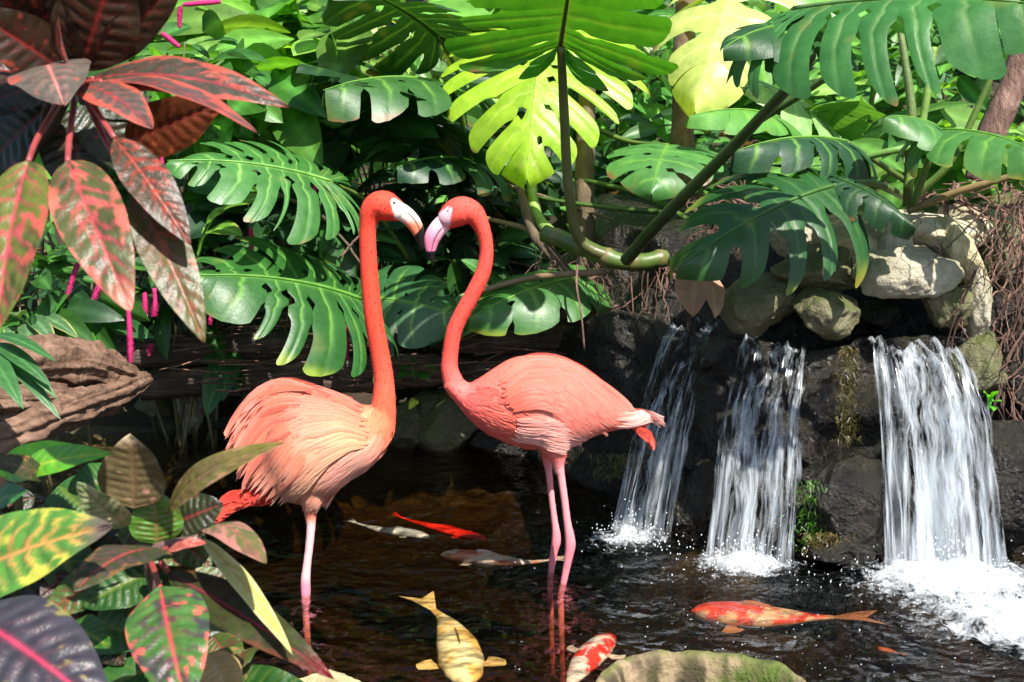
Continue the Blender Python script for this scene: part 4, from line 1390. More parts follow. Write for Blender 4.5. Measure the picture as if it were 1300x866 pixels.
def roots(label, spec, seed, cat='roots'):
    rg = np.random.default_rng(seed)
    mb = MB()
    first = None
    for (x0, y0, Y0, x1, y1, Y1, n, r, jit) in spec:
        for k in range(n):
            a = P(x0 + rg.normal() * jit * 0.6, y0 + rg.normal() * jit * 0.4, Y0 + rg.normal() * 0.03)
            b = P(x1 + rg.normal() * jit * 1.6, y1 + rg.normal() * jit, Y1 + rg.normal() * 0.05)
            first = a if first is None else first
            m1 = a + (b - a) * 0.33 + rg.normal(size=3) * 0.035
            m2 = a + (b - a) * 0.66 + rg.normal(size=3) * 0.045
            q = smooth_path([a, m1, m2, b], 22)
            w = np.cumsum(rg.normal(size=(22, 3)) * 0.0035, axis=0)
            tube(mb, q + w, np.linspace(r, r * 0.35, 22) * rg.uniform(0.3, 1.1), np.array((1, 0.95, 0.9)) * rg.uniform(0.35, 1.3), 6, noise=0.2, nf=60)
    o = mb.build('root_tangle', M['root'])
    return tag(o, label, cat)


roots('tangle of thin red brown roots spilling over the rocks at the right edge', [
    (1210, 235, 4.1, 1300, 300, 3.85, 9, 0.005, 14), (1290, 240, 4.0, 1230, 360, 3.8, 9, 0.004, 16), (1300, 300, 3.9, 1240, 420, 3.78, 8, 0.005, 14),
    (1200, 250, 4.1, 1180, 275, 4.0, 4, 0.006, 12), (1290, 260, 3.95, 1290, 440, 3.75, 9, 0.004, 14), (1310, 330, 3.85, 1260, 480, 3.75, 7, 0.004, 16),
    (1300, 240, 3.95, 1215, 260, 3.95, 5, 0.005, 12), (1270, 480, 3.78, 1300, 580, 3.7, 9, 0.005, 10), (1310, 400, 3.75, 1285, 560, 3.7, 7, 0.006, 10)], 1)
roots('few long pale roots hanging straight down beside the right waterfall', [(1238, 345, 3.75, 1234, 500, 3.68, 2, 0.006, 3), (1283, 420, 3.72, 1284, 560, 3.68, 2, 0.004, 3), (1168, 270, 3.8, 1169, 345, 3.75, 2, 0.002, 2)], 2)
roots('brown roots and dry fronds heaped behind the slanting stalk', [
    (880, 250, 4.55, 940, 300, 4.4, 13, 0.004, 14), (860, 330, 4.5, 960, 290, 4.35, 14, 0.005, 12), (920, 230, 4.6, 990, 280, 4.4, 11, 0.004, 14),
    (960, 250, 4.4, 900, 340, 4.3, 11, 0.004, 16), (880, 300, 4.45, 1010, 265, 4.3, 7, 0.008, 10)], 3)
roots('thin dark roots hanging over the bank above the leftmost waterfall', [
    (760, 330, 4.5, 780, 430, 4.45, 12, 0.003, 14), (830, 330, 4.4, 820, 460, 4.35, 14, 0.003, 14), (690, 310, 4.6, 700, 400, 4.6, 8, 0.003, 20), (850, 340, 4.3, 860, 430, 4.2, 8, 0.003, 10), (620, 250, 5.0, 640, 400, 4.9, 13, 0.004, 22)], 4)


def litter():
    rg = np.random.default_rng(9)
    mb = MB()
    for k in range(1500):
        x, y = rg.uniform(-3, 3), rg.uniform(4.3, 8)
        z = float(ground_z(np.array(x), np.array(y)))
        if z < 0.1:
            continue
        L = rg.uniform(0.04, 0.12)
        a = rg.uniform(0, 6.28)
        p = np.array((x, y, z + 0.012))
        d = np.array((math.cos(a), math.sin(a), rg.normal() * 0.25))
        simple_leaf(mb, p, p + d * L, L * 0.5, (rg.normal() * 0.3, rg.normal() * 0.3, 1), green([(0.2, 0.12, 0.06), (0.3, 0.2, 0.1), (0.12, 0.07, 0.04), (0.05, 0.14, 0.03)][k % 4]), 5, 3, 0.6, 0.3, 'ovate', seed=k)
    tag(mb.build('leaf_litter', M['leaf']), 'brown fallen leaves covering the soil between the plants', 'leaf litter', None, 'stuff')


litter()


def ground_cover():
    rg = np.random.default_rng(19)
    mb = MB()
    for k in range(2600):
        x, y = rg.uniform(-3.2, 3.0), 5.1 + 3.4 * rg.random() ** 1.3
        z = float(ground_z(np.array(x), np.array(y)))
        if z < 0.15:
            continue
        L = rg.uniform(0.07, 0.17)
        p = np.array((x, y, z + rg.uniform(0.02, 0.22)))
        d = unit(np.array((rg.normal() * 0.8, -0.5 + rg.normal() * 0.5, rg.normal() * 0.4)))
        simple_leaf(mb, p, p + d * L, L * rg.uniform(0.4, 0.75), unit(np.array((rg.normal() * 0.4, -0.4, 0.8))), green([(0.02, 0.075, 0.015), (0.04, 0.13, 0.02), (0.03, 0.10, 0.03), (0.07, 0.2, 0.03)][k % 4]), 6, 3, 0.7, 0.2, 'ovate', seed=k)
    tag(mb.build('ground_cover', M['leaf']), 'low green leaves covering the slope under the shrubs', 'ground cover', None, 'stuff')


ground_cover()


def moss_tuft(label, px, py, Y, w, h, seed, colr):
    rg = np.random.default_rng(seed)
    mb = MB()
    for k in range(700):
        x, y = px + rg.normal() * w * 0.35, py + rg.uniform(-0.5, 0.5) * h
        p = P(x, y, Y + rg.normal() * 0.02)
        d = unit(np.array((rg.normal() * 0.6, -0.6, rg.normal() * 0.5 - 0.2)))
        L = rg.uniform(0.01, 0.026)
        b = unit(np.cross(d, rg.normal(size=3)))
        mb.add([p - b * 0.0016, p + b * 0.0016, p + d * L + np.array((0, 0, -0.005))], [(0, 1, 2)], np.array(colr) * rg.uniform(0.5, 1.5))
    return tag(mb.build('moss', M['leaf_thin']), label, 'moss', None, 'stuff')


moss_tuft('bright green moss hanging between the middle and right waterfalls', 1034, 655, 3.60, 34, 90, 1, (0.08, 0.22, 0.02))
moss_tuft('brown grassy moss at the foot of the green moss', 1052, 690, 3.56, 40, 30, 2, (0.16, 0.12, 0.04))
moss_tuft('thin dry moss beside the crest of the right waterfall', 1075, 500, 3.72, 24, 120, 3, (0.10, 0.08, 0.02))
moss_tuft('sparse grass tuft by the foot of the leftmost waterfall', 790, 590, 4.0, 50, 30, 4, (0.10, 0.10, 0.03))


# ------------------------------------------------------------------ flamingos
def voxel_body(mb, voxel, smooth_n):
    o = mb.build('tmp', M['plumage'])
    md = o.modifiers.new('r', 'REMESH')
    md.mode = 'VOXEL'
    md.voxel_size = voxel
    sm = o.modifiers.new('s', 'SMOOTH')
    sm.factor = 0.5
    sm.iterations = smooth_n
    dg = bpy.context.evaluated_depsgraph_get()
    ev = o.evaluated_get(dg)
    me = ev.to_mesh()
    v = np.empty(len(me.vertices) * 3)
    me.vertices.foreach_get('co', v)
    v = v.reshape(-1, 3)
    f = [tuple(p.vertices) for p in me.polygons]
    ev.to_mesh_clear()
    bpy.data.objects.remove(o)
    return v, f


def loft(mb, stations, Y, sides=28):
    """stations: (top px, top py, bottom px, bottom py, half thickness in metres, depth shift)"""
    st = smooth_path(np.array(stations, float), 40)
    rings = []
    a = np.linspace(0, 2 * np.pi, sides, endpoint=False)
    for (tx, ty, bx, by, hw, dy) in st:
        t, b = P(tx, ty, Y + dy), P(bx, by, Y + dy)
        c, h = (t + b) / 2, (t - b) / 2
        rings.append(c + np.cos(a)[:, None] * h + np.sin(a)[:, None] * np.array((0, hw, 0)))
    v = np.array(rings).reshape(-1, 3)
    k = len(v)
    m = len(st)
    f = grid_faces(m, sides, True)
    v = np.vstack([v, np.mean(rings[0], 0), np.mean(rings[-1], 0)])
    f += [(k, (j + 1) % sides, j) for j in range(sides)] + [(k + 1, (m - 1) * sides + j, (m - 1) * sides + (j + 1) % sides) for j in range(sides)]
    mb.add(v, f)


def tube_px(mb, pts, sides=20, n=60):
    """pts: (px, py, Y, width px) or world points with radius"""
    st = smooth_path(np.array(pts, float), n)
    q = np.array([P(*s[:3]) for s in st])
    r = np.array([s[3] * pxm(s[2]) / 2 for s in st])
    tube(mb, q, r, (1, 1, 1), sides)
    return q


def feathers(mb, bvh, guides, Y, n, seed, width, span, c0, c1, tipc, side=1, lift=0.004, off0=0.010, tmin=0.0, tmax=1.0, shade=None, jit=0.02, edge_free=0.0, sag=0.0, bcol=None, point=3.5, thick=0.07):
    """feathers laid along interpolated guide curves, each over a stretch of its curve, roots under the tips before them"""
    rg = np.random.default_rng(seed)
    G = [smooth_path(g, 40) for g in guides]
    jobs = []
    for k in range(n):
        w = rg.uniform(0, len(G) - 1.001)
        s0 = rg.uniform(tmin, max(tmin, tmax - span))
        jobs.append((s0, w))
    jobs.sort(key=lambda j: -j[0])
    last = Y - side * 0.05
    for (s0, w) in jobs:
        i = int(w)
        fr = w - i
        path = G[i] * (1 - fr) + G[i + 1] * fr
        sp = span * rg.uniform(0.75, 1.25)
        ks = np.clip(np.linspace(s0, s0 + sp, 9), 0, 1)
        pp = np.stack([np.interp(ks, np.linspace(0, 1, 40), path[:, 0]), np.interp(ks, np.linspace(0, 1, 40), path[:, 1])], -1)
        pp = pp + rg.normal(size=2) * 1.2
        pts = []
        prev = None
        for j, (x, y) in enumerate(pp):
            a = P(x, y, Y)
            hit = bvh.ray_cast(Vector((a[0], Y - side * 0.6, a[2])), Vector((0, side, 0)), 0.6)
            yy = hit[0].y if hit[0] is not None else None
            if yy is None:
                yy = (prev if prev is not None else Y - side * 0.02) + side * 0.006
            if prev is not None:
                yy = min(max(yy, prev - 0.02), prev + 0.02)
            prev = yy
            o = off0 * (1.0 - 0.75 * s0) + lift * (j / 8.0)
            pts.append((a[0], yy - side * o, a[2] - sag * (j / 8.0) ** 2))
        pts = np.array(pts)
        t = unit(np.gradient(pts, axis=0))
        nn = np.tile(np.array((0, -side, 0.0)), (9, 1)) + np.array((0, 0, 0.25))
        b = unit(np.cross(t, nn))
        nrm = unit(np.cross(b, t)) * 1.0
        kk = np.linspace(0, 1, 9)
        wd = width * pxm(Y) * 0.5 * rg.uniform(0.75, 1.2) * np.clip(np.minimum(0.35 + kk * 2.2, 1) * np.sqrt(np.clip(1 - kk ** point, 0, 1)), 0.02, 1)
        vs = np.linspace(-1, 1, 5)
        V = pts[:, None, :] + b[:, None, :] * (wd[:, None] * vs[None])[..., None] - np.sign(np.dot(nrm[4], (0, side, 0))) * nrm[:, None, :] * (thick * wd[:, None] * (1 - vs[None] ** 2))[..., None]
        base = np.array(c0) * (1 - fr_col(w, len(G))) + np.array(c1) * fr_col(w, len(G))
        if bcol is not None:
            base = bcol(np.array(pp[4, 0]), np.array(pp[4, 1]))
        base = mixc(base, np.array((0.80, 0.17, 0.09)), np.array(rg.random() ** 2.5 * (0.25 if bcol is not None else 0.6)))
        base = base * rg.uniform(0.86, 1.12)
        base[1:] = base[1:] * rg.uniform(0.85, 1.2)
        cc = np.tile(base, (9, 5, 1))
        cc = mixc(cc, tipc, np.tile((sst(0.35, 1.0, kk) * rg.uniform(0.1, 0.65) * (0.45 if bcol is not None else 1))[:, None], (1, 5)))
        cc = mixc(cc, np.array(tipc) * 1.05, np.tile((np.abs(vs) ** 3 * (0.12 if bcol is not None else 0.3))[None], (9, 1)))
        uv = np.stack([np.tile((vs * 0.5)[None] * width / 14.0 * 0.12 + rg.uniform(0, 9), (9, 1)), np.tile((kk * sp)[:, None], (1, 5))], -1)
        mb.add(V, grid_faces(9, 5), cc, 0, uv)


def fr_col(w, n):
    return w / max(n - 1, 1)


RED = np.array((0.76, 0.058, 0.026))
CORAL = np.array((0.82, 0.16, 0.085))
SALMON = np.array((0.80, 0.160, 0.112))
PEACH = np.array((0.83, 0.31, 0.15))
PALE = np.array((0.85, 0.40, 0.32))
PINK = np.array((0.78, 0.14, 0.12))
LEGP = np.array((0.80, 0.26, 0.27))


def capsule(px, py, a, ra, b, rb):
    d = np.array(b, float) - np.array(a, float)
    t = np.clip(((px - a[0]) * d[0] + (py - a[1]) * d[1]) / d.dot(d), 0, 1)
    e = np.hypot(px - a[0] - d[0] * t, py - a[1] - d[1] * t) - (ra + (rb - ra) * t)
    return sst(0.8, -0.8, e)


def eye_part(root, px, py, Y, side, r=0.0046):
    v, f = ico(3)
    c = P(px, py, Y) + np.array((0, -side * 0.0, 0))
    mb = MB()
    d = v @ np.array((0, -side, 0.0))
    cc = np.where((d > 0.84)[:, None], np.array((0.005, 0.005, 0.005)), np.where((d > 0.2)[:, None], np.array((0.8, 0.7, 0.45)), np.array((0.8, 0.6, 0.5))))
    mb.add(v * r + c, f, cc)
    return mb.build('eye', M['eye'], root)


def build_beak(root, pts, Y, colf, sides=72, flat=0.72):
    st = smooth_path(np.array(pts, float), 70)
    q = np.array([P(s[0], s[1], Y) for s in st])
    r = np.array([s[2] * pxm(Y) for s in st])
    t = unit(np.gradient(q, axis=0))
    lat = np.array((0, 1.0, 0))
    b = unit(np.cross(t, lat))
    a = np.linspace(0, 2 * np.pi, sides, endpoint=False)
    V = q[:, None] + (np.cos(a)[None, :, None] * b[:, None] + np.sin(a)[None, :, None] * lat * flat) * r[:, None, None]
    U = np.tile(np.linspace(0, 1, 70)[:, None], (1, sides))
    A = np.tile(np.cos(a)[None], (70, 1))
    # the gape: a shallow groove along each side
    g = np.exp(-((A - (0.35 - 0.9 * (U - 0.35) ** 2)) / 0.10) ** 2) * sst(0.12, 0.25, U)
    V = V - (np.sin(a)[None, :, None] * lat) * (g * r[:, None] * 0.12)[..., None]
    v = np.vstack([V.reshape(-1, 3), q[0], q[-1]])
    cc = colf(U, A, g)
    cc = np.vstack([cc.reshape(-1, 3), cc[0, 0], cc[-1, 0]])
    k = 70 * sides
    f = grid_faces(70, sides, True) + [(k, (j + 1) % sides, j) for j in range(sides)] + [(k + 1, 69 * sides + j, 69 * sides + (j + 1) % sides) for j in range(sides)]
    mb = MB()
    mb.add(v, f, cc)
    return mb.build('beak', M['beak'], root)


def leg(mb, pts, Ywater, joint_i=None):
    """pts px,py,Y,width; then continues under water to a webbed foot"""
    q = tube_px(mb, pts, 16, 70)
    e = q[-1]
    foot = np.array((e[0] + 0.01, e[1], -0.30))
    tube(mb, smooth_path([e - (q[-1] - q[-2]) * 1.0, (e + foot) / 2, foot], 12), np.linspace(pts[-1][3] * pxm(Ywater) / 2, 0.008, 12), (1, 1, 1), 14)
    return foot


def fuzz(root, v, f, bcol, keep, flow, n, seed, length=(0.005, 0.010)):
    """short down feathers lying over the body: each a thin pointed blade"""
    rg = np.random.default_rng(seed)
    quads = np.array([q for q in f if len(q) == 4])
    cen = v[quads].mean(1)
    nr = unit(np.cross(v[quads[:, 2]] - v[quads[:, 0]], v[quads[:, 3]] - v[quads[:, 1]]))
    px, py = proj(cen)
    idx = np.nonzero(keep(px, py))[0]
    idx = idx[rg.integers(len(idx), size=n)]
    p = cen[idx] + rg.normal(size=(n, 3)) * 0.0018
    N = nr[idx]
    D = flow(px[idx], py[idx])
    D = D + rg.normal(size=(n, 3)) * 0.12
    D = unit(D - N * np.sum(D * N, 1, keepdims=True))
    B = np.cross(N, D)
    L = rg.uniform(*length, n)[:, None]
    W = L * rg.uniform(0.10, 0.18, n)[:, None]
    A = p - N * 0.0006
    q1 = A + D * L * 0.45 + N * (L * 0.02) + B * W
    q2 = A + D * L * 0.45 + N * (L * 0.02) - B * W
    T = A + D * L + N * (L * 0.05)
    V = np.stack([A, q1, T, q2], 1).reshape(-1, 3)
    c = bcol(px[idx], py[idx]) * rg.uniform(0.95, 1.06, (n, 1))
    c[:, 1:] *= rg.uniform(0.94, 1.15, (n, 1))
    mb = MB()
    mb.add(V, [(4 * k, 4 * k + 1, 4 * k + 2, 4 * k + 3) for k in range(n)], np.repeat(np.clip(c, 0, 0.95), 4, 0))
    return mb.build('down_feathers', M['feather'], root)


def flamingo_left():
    Y = 3.32
    root = thing('flamingo', 'flamingo with ruffled peach plumage standing on one leg, facing right', 'flamingo', PZ(388, 775, 0), 'flamingos wading in the pond')
    mb = MB()
    loft(mb, [  # tail end -> breast
        (336, 560, 332, 596, 0.012, 0), (344, 534, 346, 618, 0.045, 0), (362, 512, 362, 634, 0.075, 0), (385, 500, 385, 640, 0.092, 0), (415, 503, 415, 632, 0.098, 0),
        (442, 512, 446, 608, 0.092, 0), (466, 515, 472, 592, 0.078, 0), (482, 514, 490, 570, 0.056, 0), (491, 520, 498, 550, 0.032, 0), (496, 528, 500, 540, 0.012, 0)], Y)
    tube_px(mb, [(484, 545, Y, 36), (487, 515, Y, 32), (487, 480, Y, 26), (481, 442, Y, 24.5), (474, 402, Y, 24), (469, 352, Y, 23), (467, 312, Y, 22), (467, 288, Y, 22), (471, 270, Y, 29), (480, 261, Y, 36), (490, 262, Y, 38), (500, 266, Y, 31), (507, 270, Y, 25), (511, 272, Y, 18)], 24, 110)
    loft(mb, [(374, 600, 420, 600, 0.05, -0.02), (380, 630, 412, 630, 0.034, -0.03), (386, 652, 403, 650, 0.017, -0.03), (388, 664, 401, 664, 0.012, -0.03)], Y)
    leg(mb, [(394, 640, Y - 0.03, 18), (395, 662, Y - 0.03, 13), (393, 690, Y - 0.03, 11.5), (390, 715, Y - 0.03, 11.5), (388, 735, Y - 0.03, 13.5), (388, 750, Y - 0.03, 14), (388, 764, Y - 0.03, 12), (388, 778, Y - 0.03, 10)], Y)
    v, f = voxel_body(mb, 0.0042, 5)
    def bcol(px, py):
        c = np.ones(px.shape + (1,)) * RED
        c = mixc(c, CORAL, sst(420, 520, py) * 0.6)
        body = sst(500, 540, py) * sst(502, 470, px + (py - 540) * 0.15)
        c = mixc(c, PEACH, body * 0.9)
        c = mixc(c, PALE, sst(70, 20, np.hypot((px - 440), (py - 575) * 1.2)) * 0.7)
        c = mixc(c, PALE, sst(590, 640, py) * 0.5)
        c = mixc(c, CORAL, sst(638, 655, py) * sst(668, 658, py) * 0.5)
        c = mixc(c, (0.86, 0.5, 0.5), sst(658, 668, py))
        c = mixc(c, (0.80, 0.25, 0.33), sst(730, 745, py))
        c = mixc(c, (0.86, 0.72, 0.66), capsule(px, py, (500.5, 256.5), 4.6, (510, 269), 11.5))   # bare face
        return c
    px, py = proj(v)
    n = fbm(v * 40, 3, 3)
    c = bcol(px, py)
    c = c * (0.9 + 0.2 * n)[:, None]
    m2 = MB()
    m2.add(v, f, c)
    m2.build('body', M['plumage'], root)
    bvh = BVHTree.FromPolygons([tuple(a) for a in v], f)

    def beakc(U, A, g):
        c = mixc((0.86, 0.74, 0.68), (0.85, 0.22, 0.12), sst(0.22, 0.5, U - A * 0.08))
        c = mixc(c, (0.006, 0.006, 0.007), sst(0.60, 0.63, U + A * 0.07))
        return mixc(c, (0.02, 0.01, 0.01), g * 0.9)
    build_beak(root, [(504, 267, 10.5), (511, 270, 11), (519, 276, 10.2), (525, 283, 9.6), (530, 292, 8.2), (533, 302, 5.6), (535, 312, 3), (536, 318, 0.6)], Y, beakc)
    fuzz(root, v, f, bcol, lambda x, y: (y < 655) & (capsule(x, y, (500.5, 256.5), 5, (510, 269), 12) < 0.1),
         lambda x, y: np.stack([-sst(500, 560, y) * 1.0 + 0.25 * sst(300, 270, y), x * 0, -1.0 + 0 * y], -1), 8000, 3)
    eye_part(root, 500.5, 257, Y - 0.026, 1)
    eye_part(root, 500.5, 257, Y + 0.026, -1)

    G = [[(468, 518), (425, 500), (372, 488), (325, 502), (289, 552)], [(468, 524), (420, 510), (360, 504), (318, 532), (290, 577)],
         [(470, 532), (420, 522), (366, 526), (330, 556), (296, 604)], [(472, 542), (430, 534), (384, 546), (352, 582), (318, 622)],
         [(474, 550), (440, 546), (405, 562), (374, 600), (345, 638)], [(476, 558), (446, 560), (416, 580), (392, 612), (366, 642)]]
    CREAM = (0.88, 0.52, 0.27)
    for side in (1, -1):
        w = MB()
        q = 1.0 if side > 0 else 0.5
        feathers(w, bvh, [[(x + (x - g[-2][0]) * 0 , y) for x, y in g] for g in G], Y, int(480 * q), 5 + side, 7, 0.42, SALMON, CREAM, PALE, side, 0.005, 0.008, 0.0, 0.93, point=2.2)
        feathers(w, bvh, G[:5], Y, int(110 * q), 15 + side, 10, 0.5, (0.81, 0.18, 0.11), (0.82, 0.26, 0.13), (0.86, 0.44, 0.34), side, 0.010, 0.010, 0.35, 0.9, point=1.5)
        for j, (g, wp) in enumerate([([(392, 491), (358, 489), (328, 500), (304, 526), (288, 553)], 12), ([(386, 500), (350, 503), (322, 522), (302, 548), (287, 578)], 11), ([(384, 510), (346, 518), (320, 544), (302, 572), (292, 592)], 12),
                                 ([(400, 494), (366, 486), (338, 492), (316, 508), (300, 530)], 10), ([(380, 522), (345, 536), (322, 562), (306, 590), (298, 612)], 12), ([(376, 536), (348, 556), (326, 584), (314, 606), (308, 626)], 12)]):
            feathers(w, bvh, [[(x, y - 2) for x, y in g], [(x, y + 2) for x, y in g]], Y, 3, 160 + side + 7 * j, wp, 0.95, (0.80, 0.17, 0.11), (0.82, 0.20, 0.13), (0.86, 0.44, 0.36), side, 0.012, 0.014, 0.0, 1.0, point=2.0, thick=0.2)
        w.build('wing', M['feather'], root)
    for side in (1, -1):
        w = MB()
        q = 1.0 if side > 0 else 0.5
        B = [[(484, 540), (470, 560), (445, 585), (420, 610), (402, 640)], [(492, 548), (482, 570), (458, 594), (430, 615), (410, 646)], [(470, 548), (452, 562), (428, 582), (404, 608), (388, 642)]]
        feathers(w, bvh, B, Y, int(420 * q), 25 + side, 4.5, 0.2, PALE, PALE, (0.88, 0.66, 0.6), side, 0.002, 0.004, bcol=bcol)
        B2 = [[(500, 500), (499, 545), (488, 572), (465, 592), (440, 608)], [(494, 500), (490, 530), (478, 545), (462, 555), (445, 565)], [(482, 500), (476, 520), (462, 530), (446, 534), (428, 538)]]
        feathers(w, bvh, B2, Y, int(420 * q), 35 + side, 4, 0.15, CORAL, PEACH, PEACH, side, 0.0012, 0.0015, bcol=bcol)
        w.build('breast_feathers', M['feather'], root)
    w = MB()
    for side in (1, -1):
        feathers(w, bvh, [[(345, 620), (320, 628), (295, 630), (280, 640), (272, 660)], [(350, 634), (330, 634), (305, 640), (288, 650), (276, 662)]], Y, 26, 45 + side, 15, 0.55, (0.75, 0.06, 0.04), (0.75, 0.05, 0.04), (0.8, 0.12, 0.07), side, 0.004, 0.006)
    w.build('tail', M['feather'], root)


def flamingo_right():
    Y = 3.42
    root = thing('flamingo', 'smooth salmon pink flamingo standing on both legs, facing left', 'flamingo', PZ(712, 757, 0), 'flamingos wading in the pond')
    mb = MB()
    loft(mb, [  # breast -> tail
        (580, 478, 562, 490, 0.028, 0), (592, 488, 574, 506, 0.036, 0), (606, 482, 594, 528, 0.056, 0), (624, 470, 618, 548, 0.076, 0), (648, 456, 646, 561, 0.092, 0), (676, 451, 676, 569, 0.100, 0),
        (706, 453, 706, 571, 0.098, 0), (734, 463, 734, 563, 0.084, 0), (760, 480, 758, 552, 0.062, 0), (784, 502, 782, 546, 0.038, 0), (806, 520, 806, 542, 0.018, 0), (824, 524, 824, 540, 0.008, 0)], Y)
    tube_px(mb, [(594, 503, Y, 32), (579, 491, Y, 28), (571, 470, Y, 23), (571.5, 450, Y, 21), (576, 422, Y, 20.5), (586, 399, Y, 20.5), (602, 370, Y, 20.5), (613, 346, Y, 20), (617.5, 324, Y, 18.5), (616, 303, Y, 18.5), (610, 285, Y, 22), (601, 272, Y, 30), (590, 268, Y, 37), (580, 270, Y, 37), (571, 276, Y, 32), (565, 281, Y, 25), (562, 284, Y, 18)], 24, 120)
    for dy, pts in ((-0.045, [(676, 545, 730, 545, 0.045, -0.045), (688, 572, 722, 570, 0.028, -0.045), (701, 590, 717, 588, 0.014, -0.045), (704, 600, 717, 600, 0.011, -0.045)]),
                    (0.045, [(676, 545, 715, 545, 0.04, 0.045), (684, 566, 708, 566, 0.022, 0.045), (688, 582, 702, 580, 0.012, 0.045), (690, 592, 701, 592, 0.010, 0.045)])):
        loft(mb, pts, Y)
    leg(mb, [(708, 575, Y - 0.045, 16), (711, 596, Y - 0.045, 11.5), (716, 630, Y - 0.045, 10.5), (720, 662, Y - 0.045, 11), (723, 680, Y - 0.045, 13.5), (724, 692, Y - 0.045, 15), (722, 706, Y - 0.045, 12.5), (717, 732, Y - 0.045, 10), (711, 760, Y - 0.045, 9.5)], Y)
    leg(mb, [(694, 572, Y + 0.045, 14), (696, 592, Y + 0.045, 10), (700, 630, Y + 0.045, 9), (704, 662, Y + 0.045, 9.5), (706, 676, Y + 0.045, 11.5), (706, 688, Y + 0.045, 13), (703, 702, Y + 0.045, 10.5), (700, 722, Y + 0.045, 9), (698, 738, Y + 0.045, 8.5)], Y)
    v, f = voxel_body(mb, 0.0042, 5)
    def bcol(px, py):
        c = np.ones(px.shape + (1,)) * np.array((0.77, 0.075, 0.05))
        c = mixc(c, PINK, sst(440, 500, py))
        body = sst(595, 650, px - (py - 500) * 0.35) * sst(428, 444, py)
        c = mixc(c, SALMON, body * 0.9)
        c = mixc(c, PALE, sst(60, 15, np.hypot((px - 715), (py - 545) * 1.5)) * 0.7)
        c = mixc(c, (0.8, 0.28, 0.3), sst(572, 600, py))
        c = mixc(c, (0.80, 0.22, 0.26), sst(660, 690, py))
        c = mixc(c, (0.84, 0.52, 0.60), capsule(px, py, (569.5, 267), 4.6, (561, 281), 12))
        return c
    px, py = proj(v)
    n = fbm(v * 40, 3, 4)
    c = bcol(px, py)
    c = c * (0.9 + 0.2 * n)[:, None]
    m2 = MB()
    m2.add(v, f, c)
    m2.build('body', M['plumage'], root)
    bvh = BVHTree.FromPolygons([tuple(a) for a in v], f)

    def beakc(U, A, g):
        c = mixc((0.84, 0.50, 0.60), (0.84, 0.26, 0.42), sst(0.2, 0.5, U))
        c = mixc(c, (0.006, 0.006, 0.007), sst(0.70, 0.73, U))
        return mixc(c, (0.02, 0.01, 0.012), g * 0.9)
    build_beak(root, [(568, 279, 10.5), (561, 285, 11.2), (554, 293, 11), (549, 302, 10.4), (547, 312, 8.2), (547, 322, 5.2), (549, 331, 2.8), (550, 337, 0.6)], Y, beakc)
    fuzz(root, v, f, bcol, lambda x, y: (y < 600) & (capsule(x, y, (569.5, 267), 5, (561, 281), 12.5) < 0.1),
         lambda x, y: np.stack([sst(470, 510, y) * 1.6, x * 0, -1.0 + 0.6 * sst(480, 520, y)], -1), 8000, 4)
    eye_part(root, 569, 267.5, Y - 0.026, 1)
    eye_part(root, 569, 267.5, Y + 0.026, -1)
    G = [[(634, 478), (672, 456), (716, 458), (765, 486), (812, 524)], [(636, 490), (676, 470), (722, 476), (760, 508), (796, 538)],
         [(640, 498), (680, 482), (722, 494), (750, 522), (774, 546)], [(646, 506), (682, 494), (716, 506), (738, 530), (756, 550)],
         [(652, 514), (680, 506), (706, 516), (722, 534), (736, 548)]]
    for side in (1, -1):
        w = MB()
        feathers(w, bvh, G, Y, 560 if side > 0 else 200, 55 + side, 6.5, 0.36, (0.80, 0.19, 0.14), (0.78, 0.125, 0.09), (0.84, 0.36, 0.29), side, 0.002, 0.006, 0.0, 1.0, point=2.6)
        T = [[(655, 520), (690, 520), (722, 528), (748, 545)], [(655, 535), (690, 538), (720, 546), (744, 556)], [(650, 545), (684, 556), (708, 564), (722, 572)]]
        feathers(w, bvh, T, Y, 260 if side > 0 else 90, 65 + side, 5, 0.28, (0.84, 0.30, 0.24), (0.86, 0.40, 0.34), (0.88, 0.56, 0.5), side, 0.0015, 0.005, point=2.6)
        w.build('wing', M['feather'], root)
    for side in (1, -1):
        w = MB()
        B = [[(600, 492), (626, 486), (650, 490), (672, 500)], [(590, 502), (612, 512), (640, 525), (668, 540)], [(584, 512), (604, 530), (634, 548), (668, 562)], [(590, 520), (612, 540), (645, 558), (690, 572)]]
        feathers(w, bvh, B, Y, 420 if side > 0 else 160, 75 + side, 4, 0.16, (0.82, 0.2, 0.15), (0.82, 0.26, 0.24), SALMON, side, 0.001, 0.0015, bcol=bcol)
        w.build('breast_feathers', M['feather'], root)
    w = MB()
    for side in (1, -1):
        feathers(w, bvh, [[(778, 518), (800, 524), (822, 522), (846, 532)], [(780, 540), (804, 538), (824, 533), (842, 541)]], Y, 70, 85 + side, 5, 0.45, (0.86, 0.40, 0.33), PALE, (0.9, 0.72, 0.68), side, 0.003, 0.005, point=1.6)
        feathers(w, bvh, [[(808, 538), (820, 546), (826, 556), (832, 568)], [(800, 540), (814, 548), (822, 556), (826, 566)]], Y, 14, 95 + side, 8, 0.7, (0.75, 0.08, 0.05), (0.75, 0.08, 0.05), (0.8, 0.15, 0.1), side, 0.001, 0.002)
    w.build('tail', M['feather'], root)


flamingo_left()
flamingo_right()


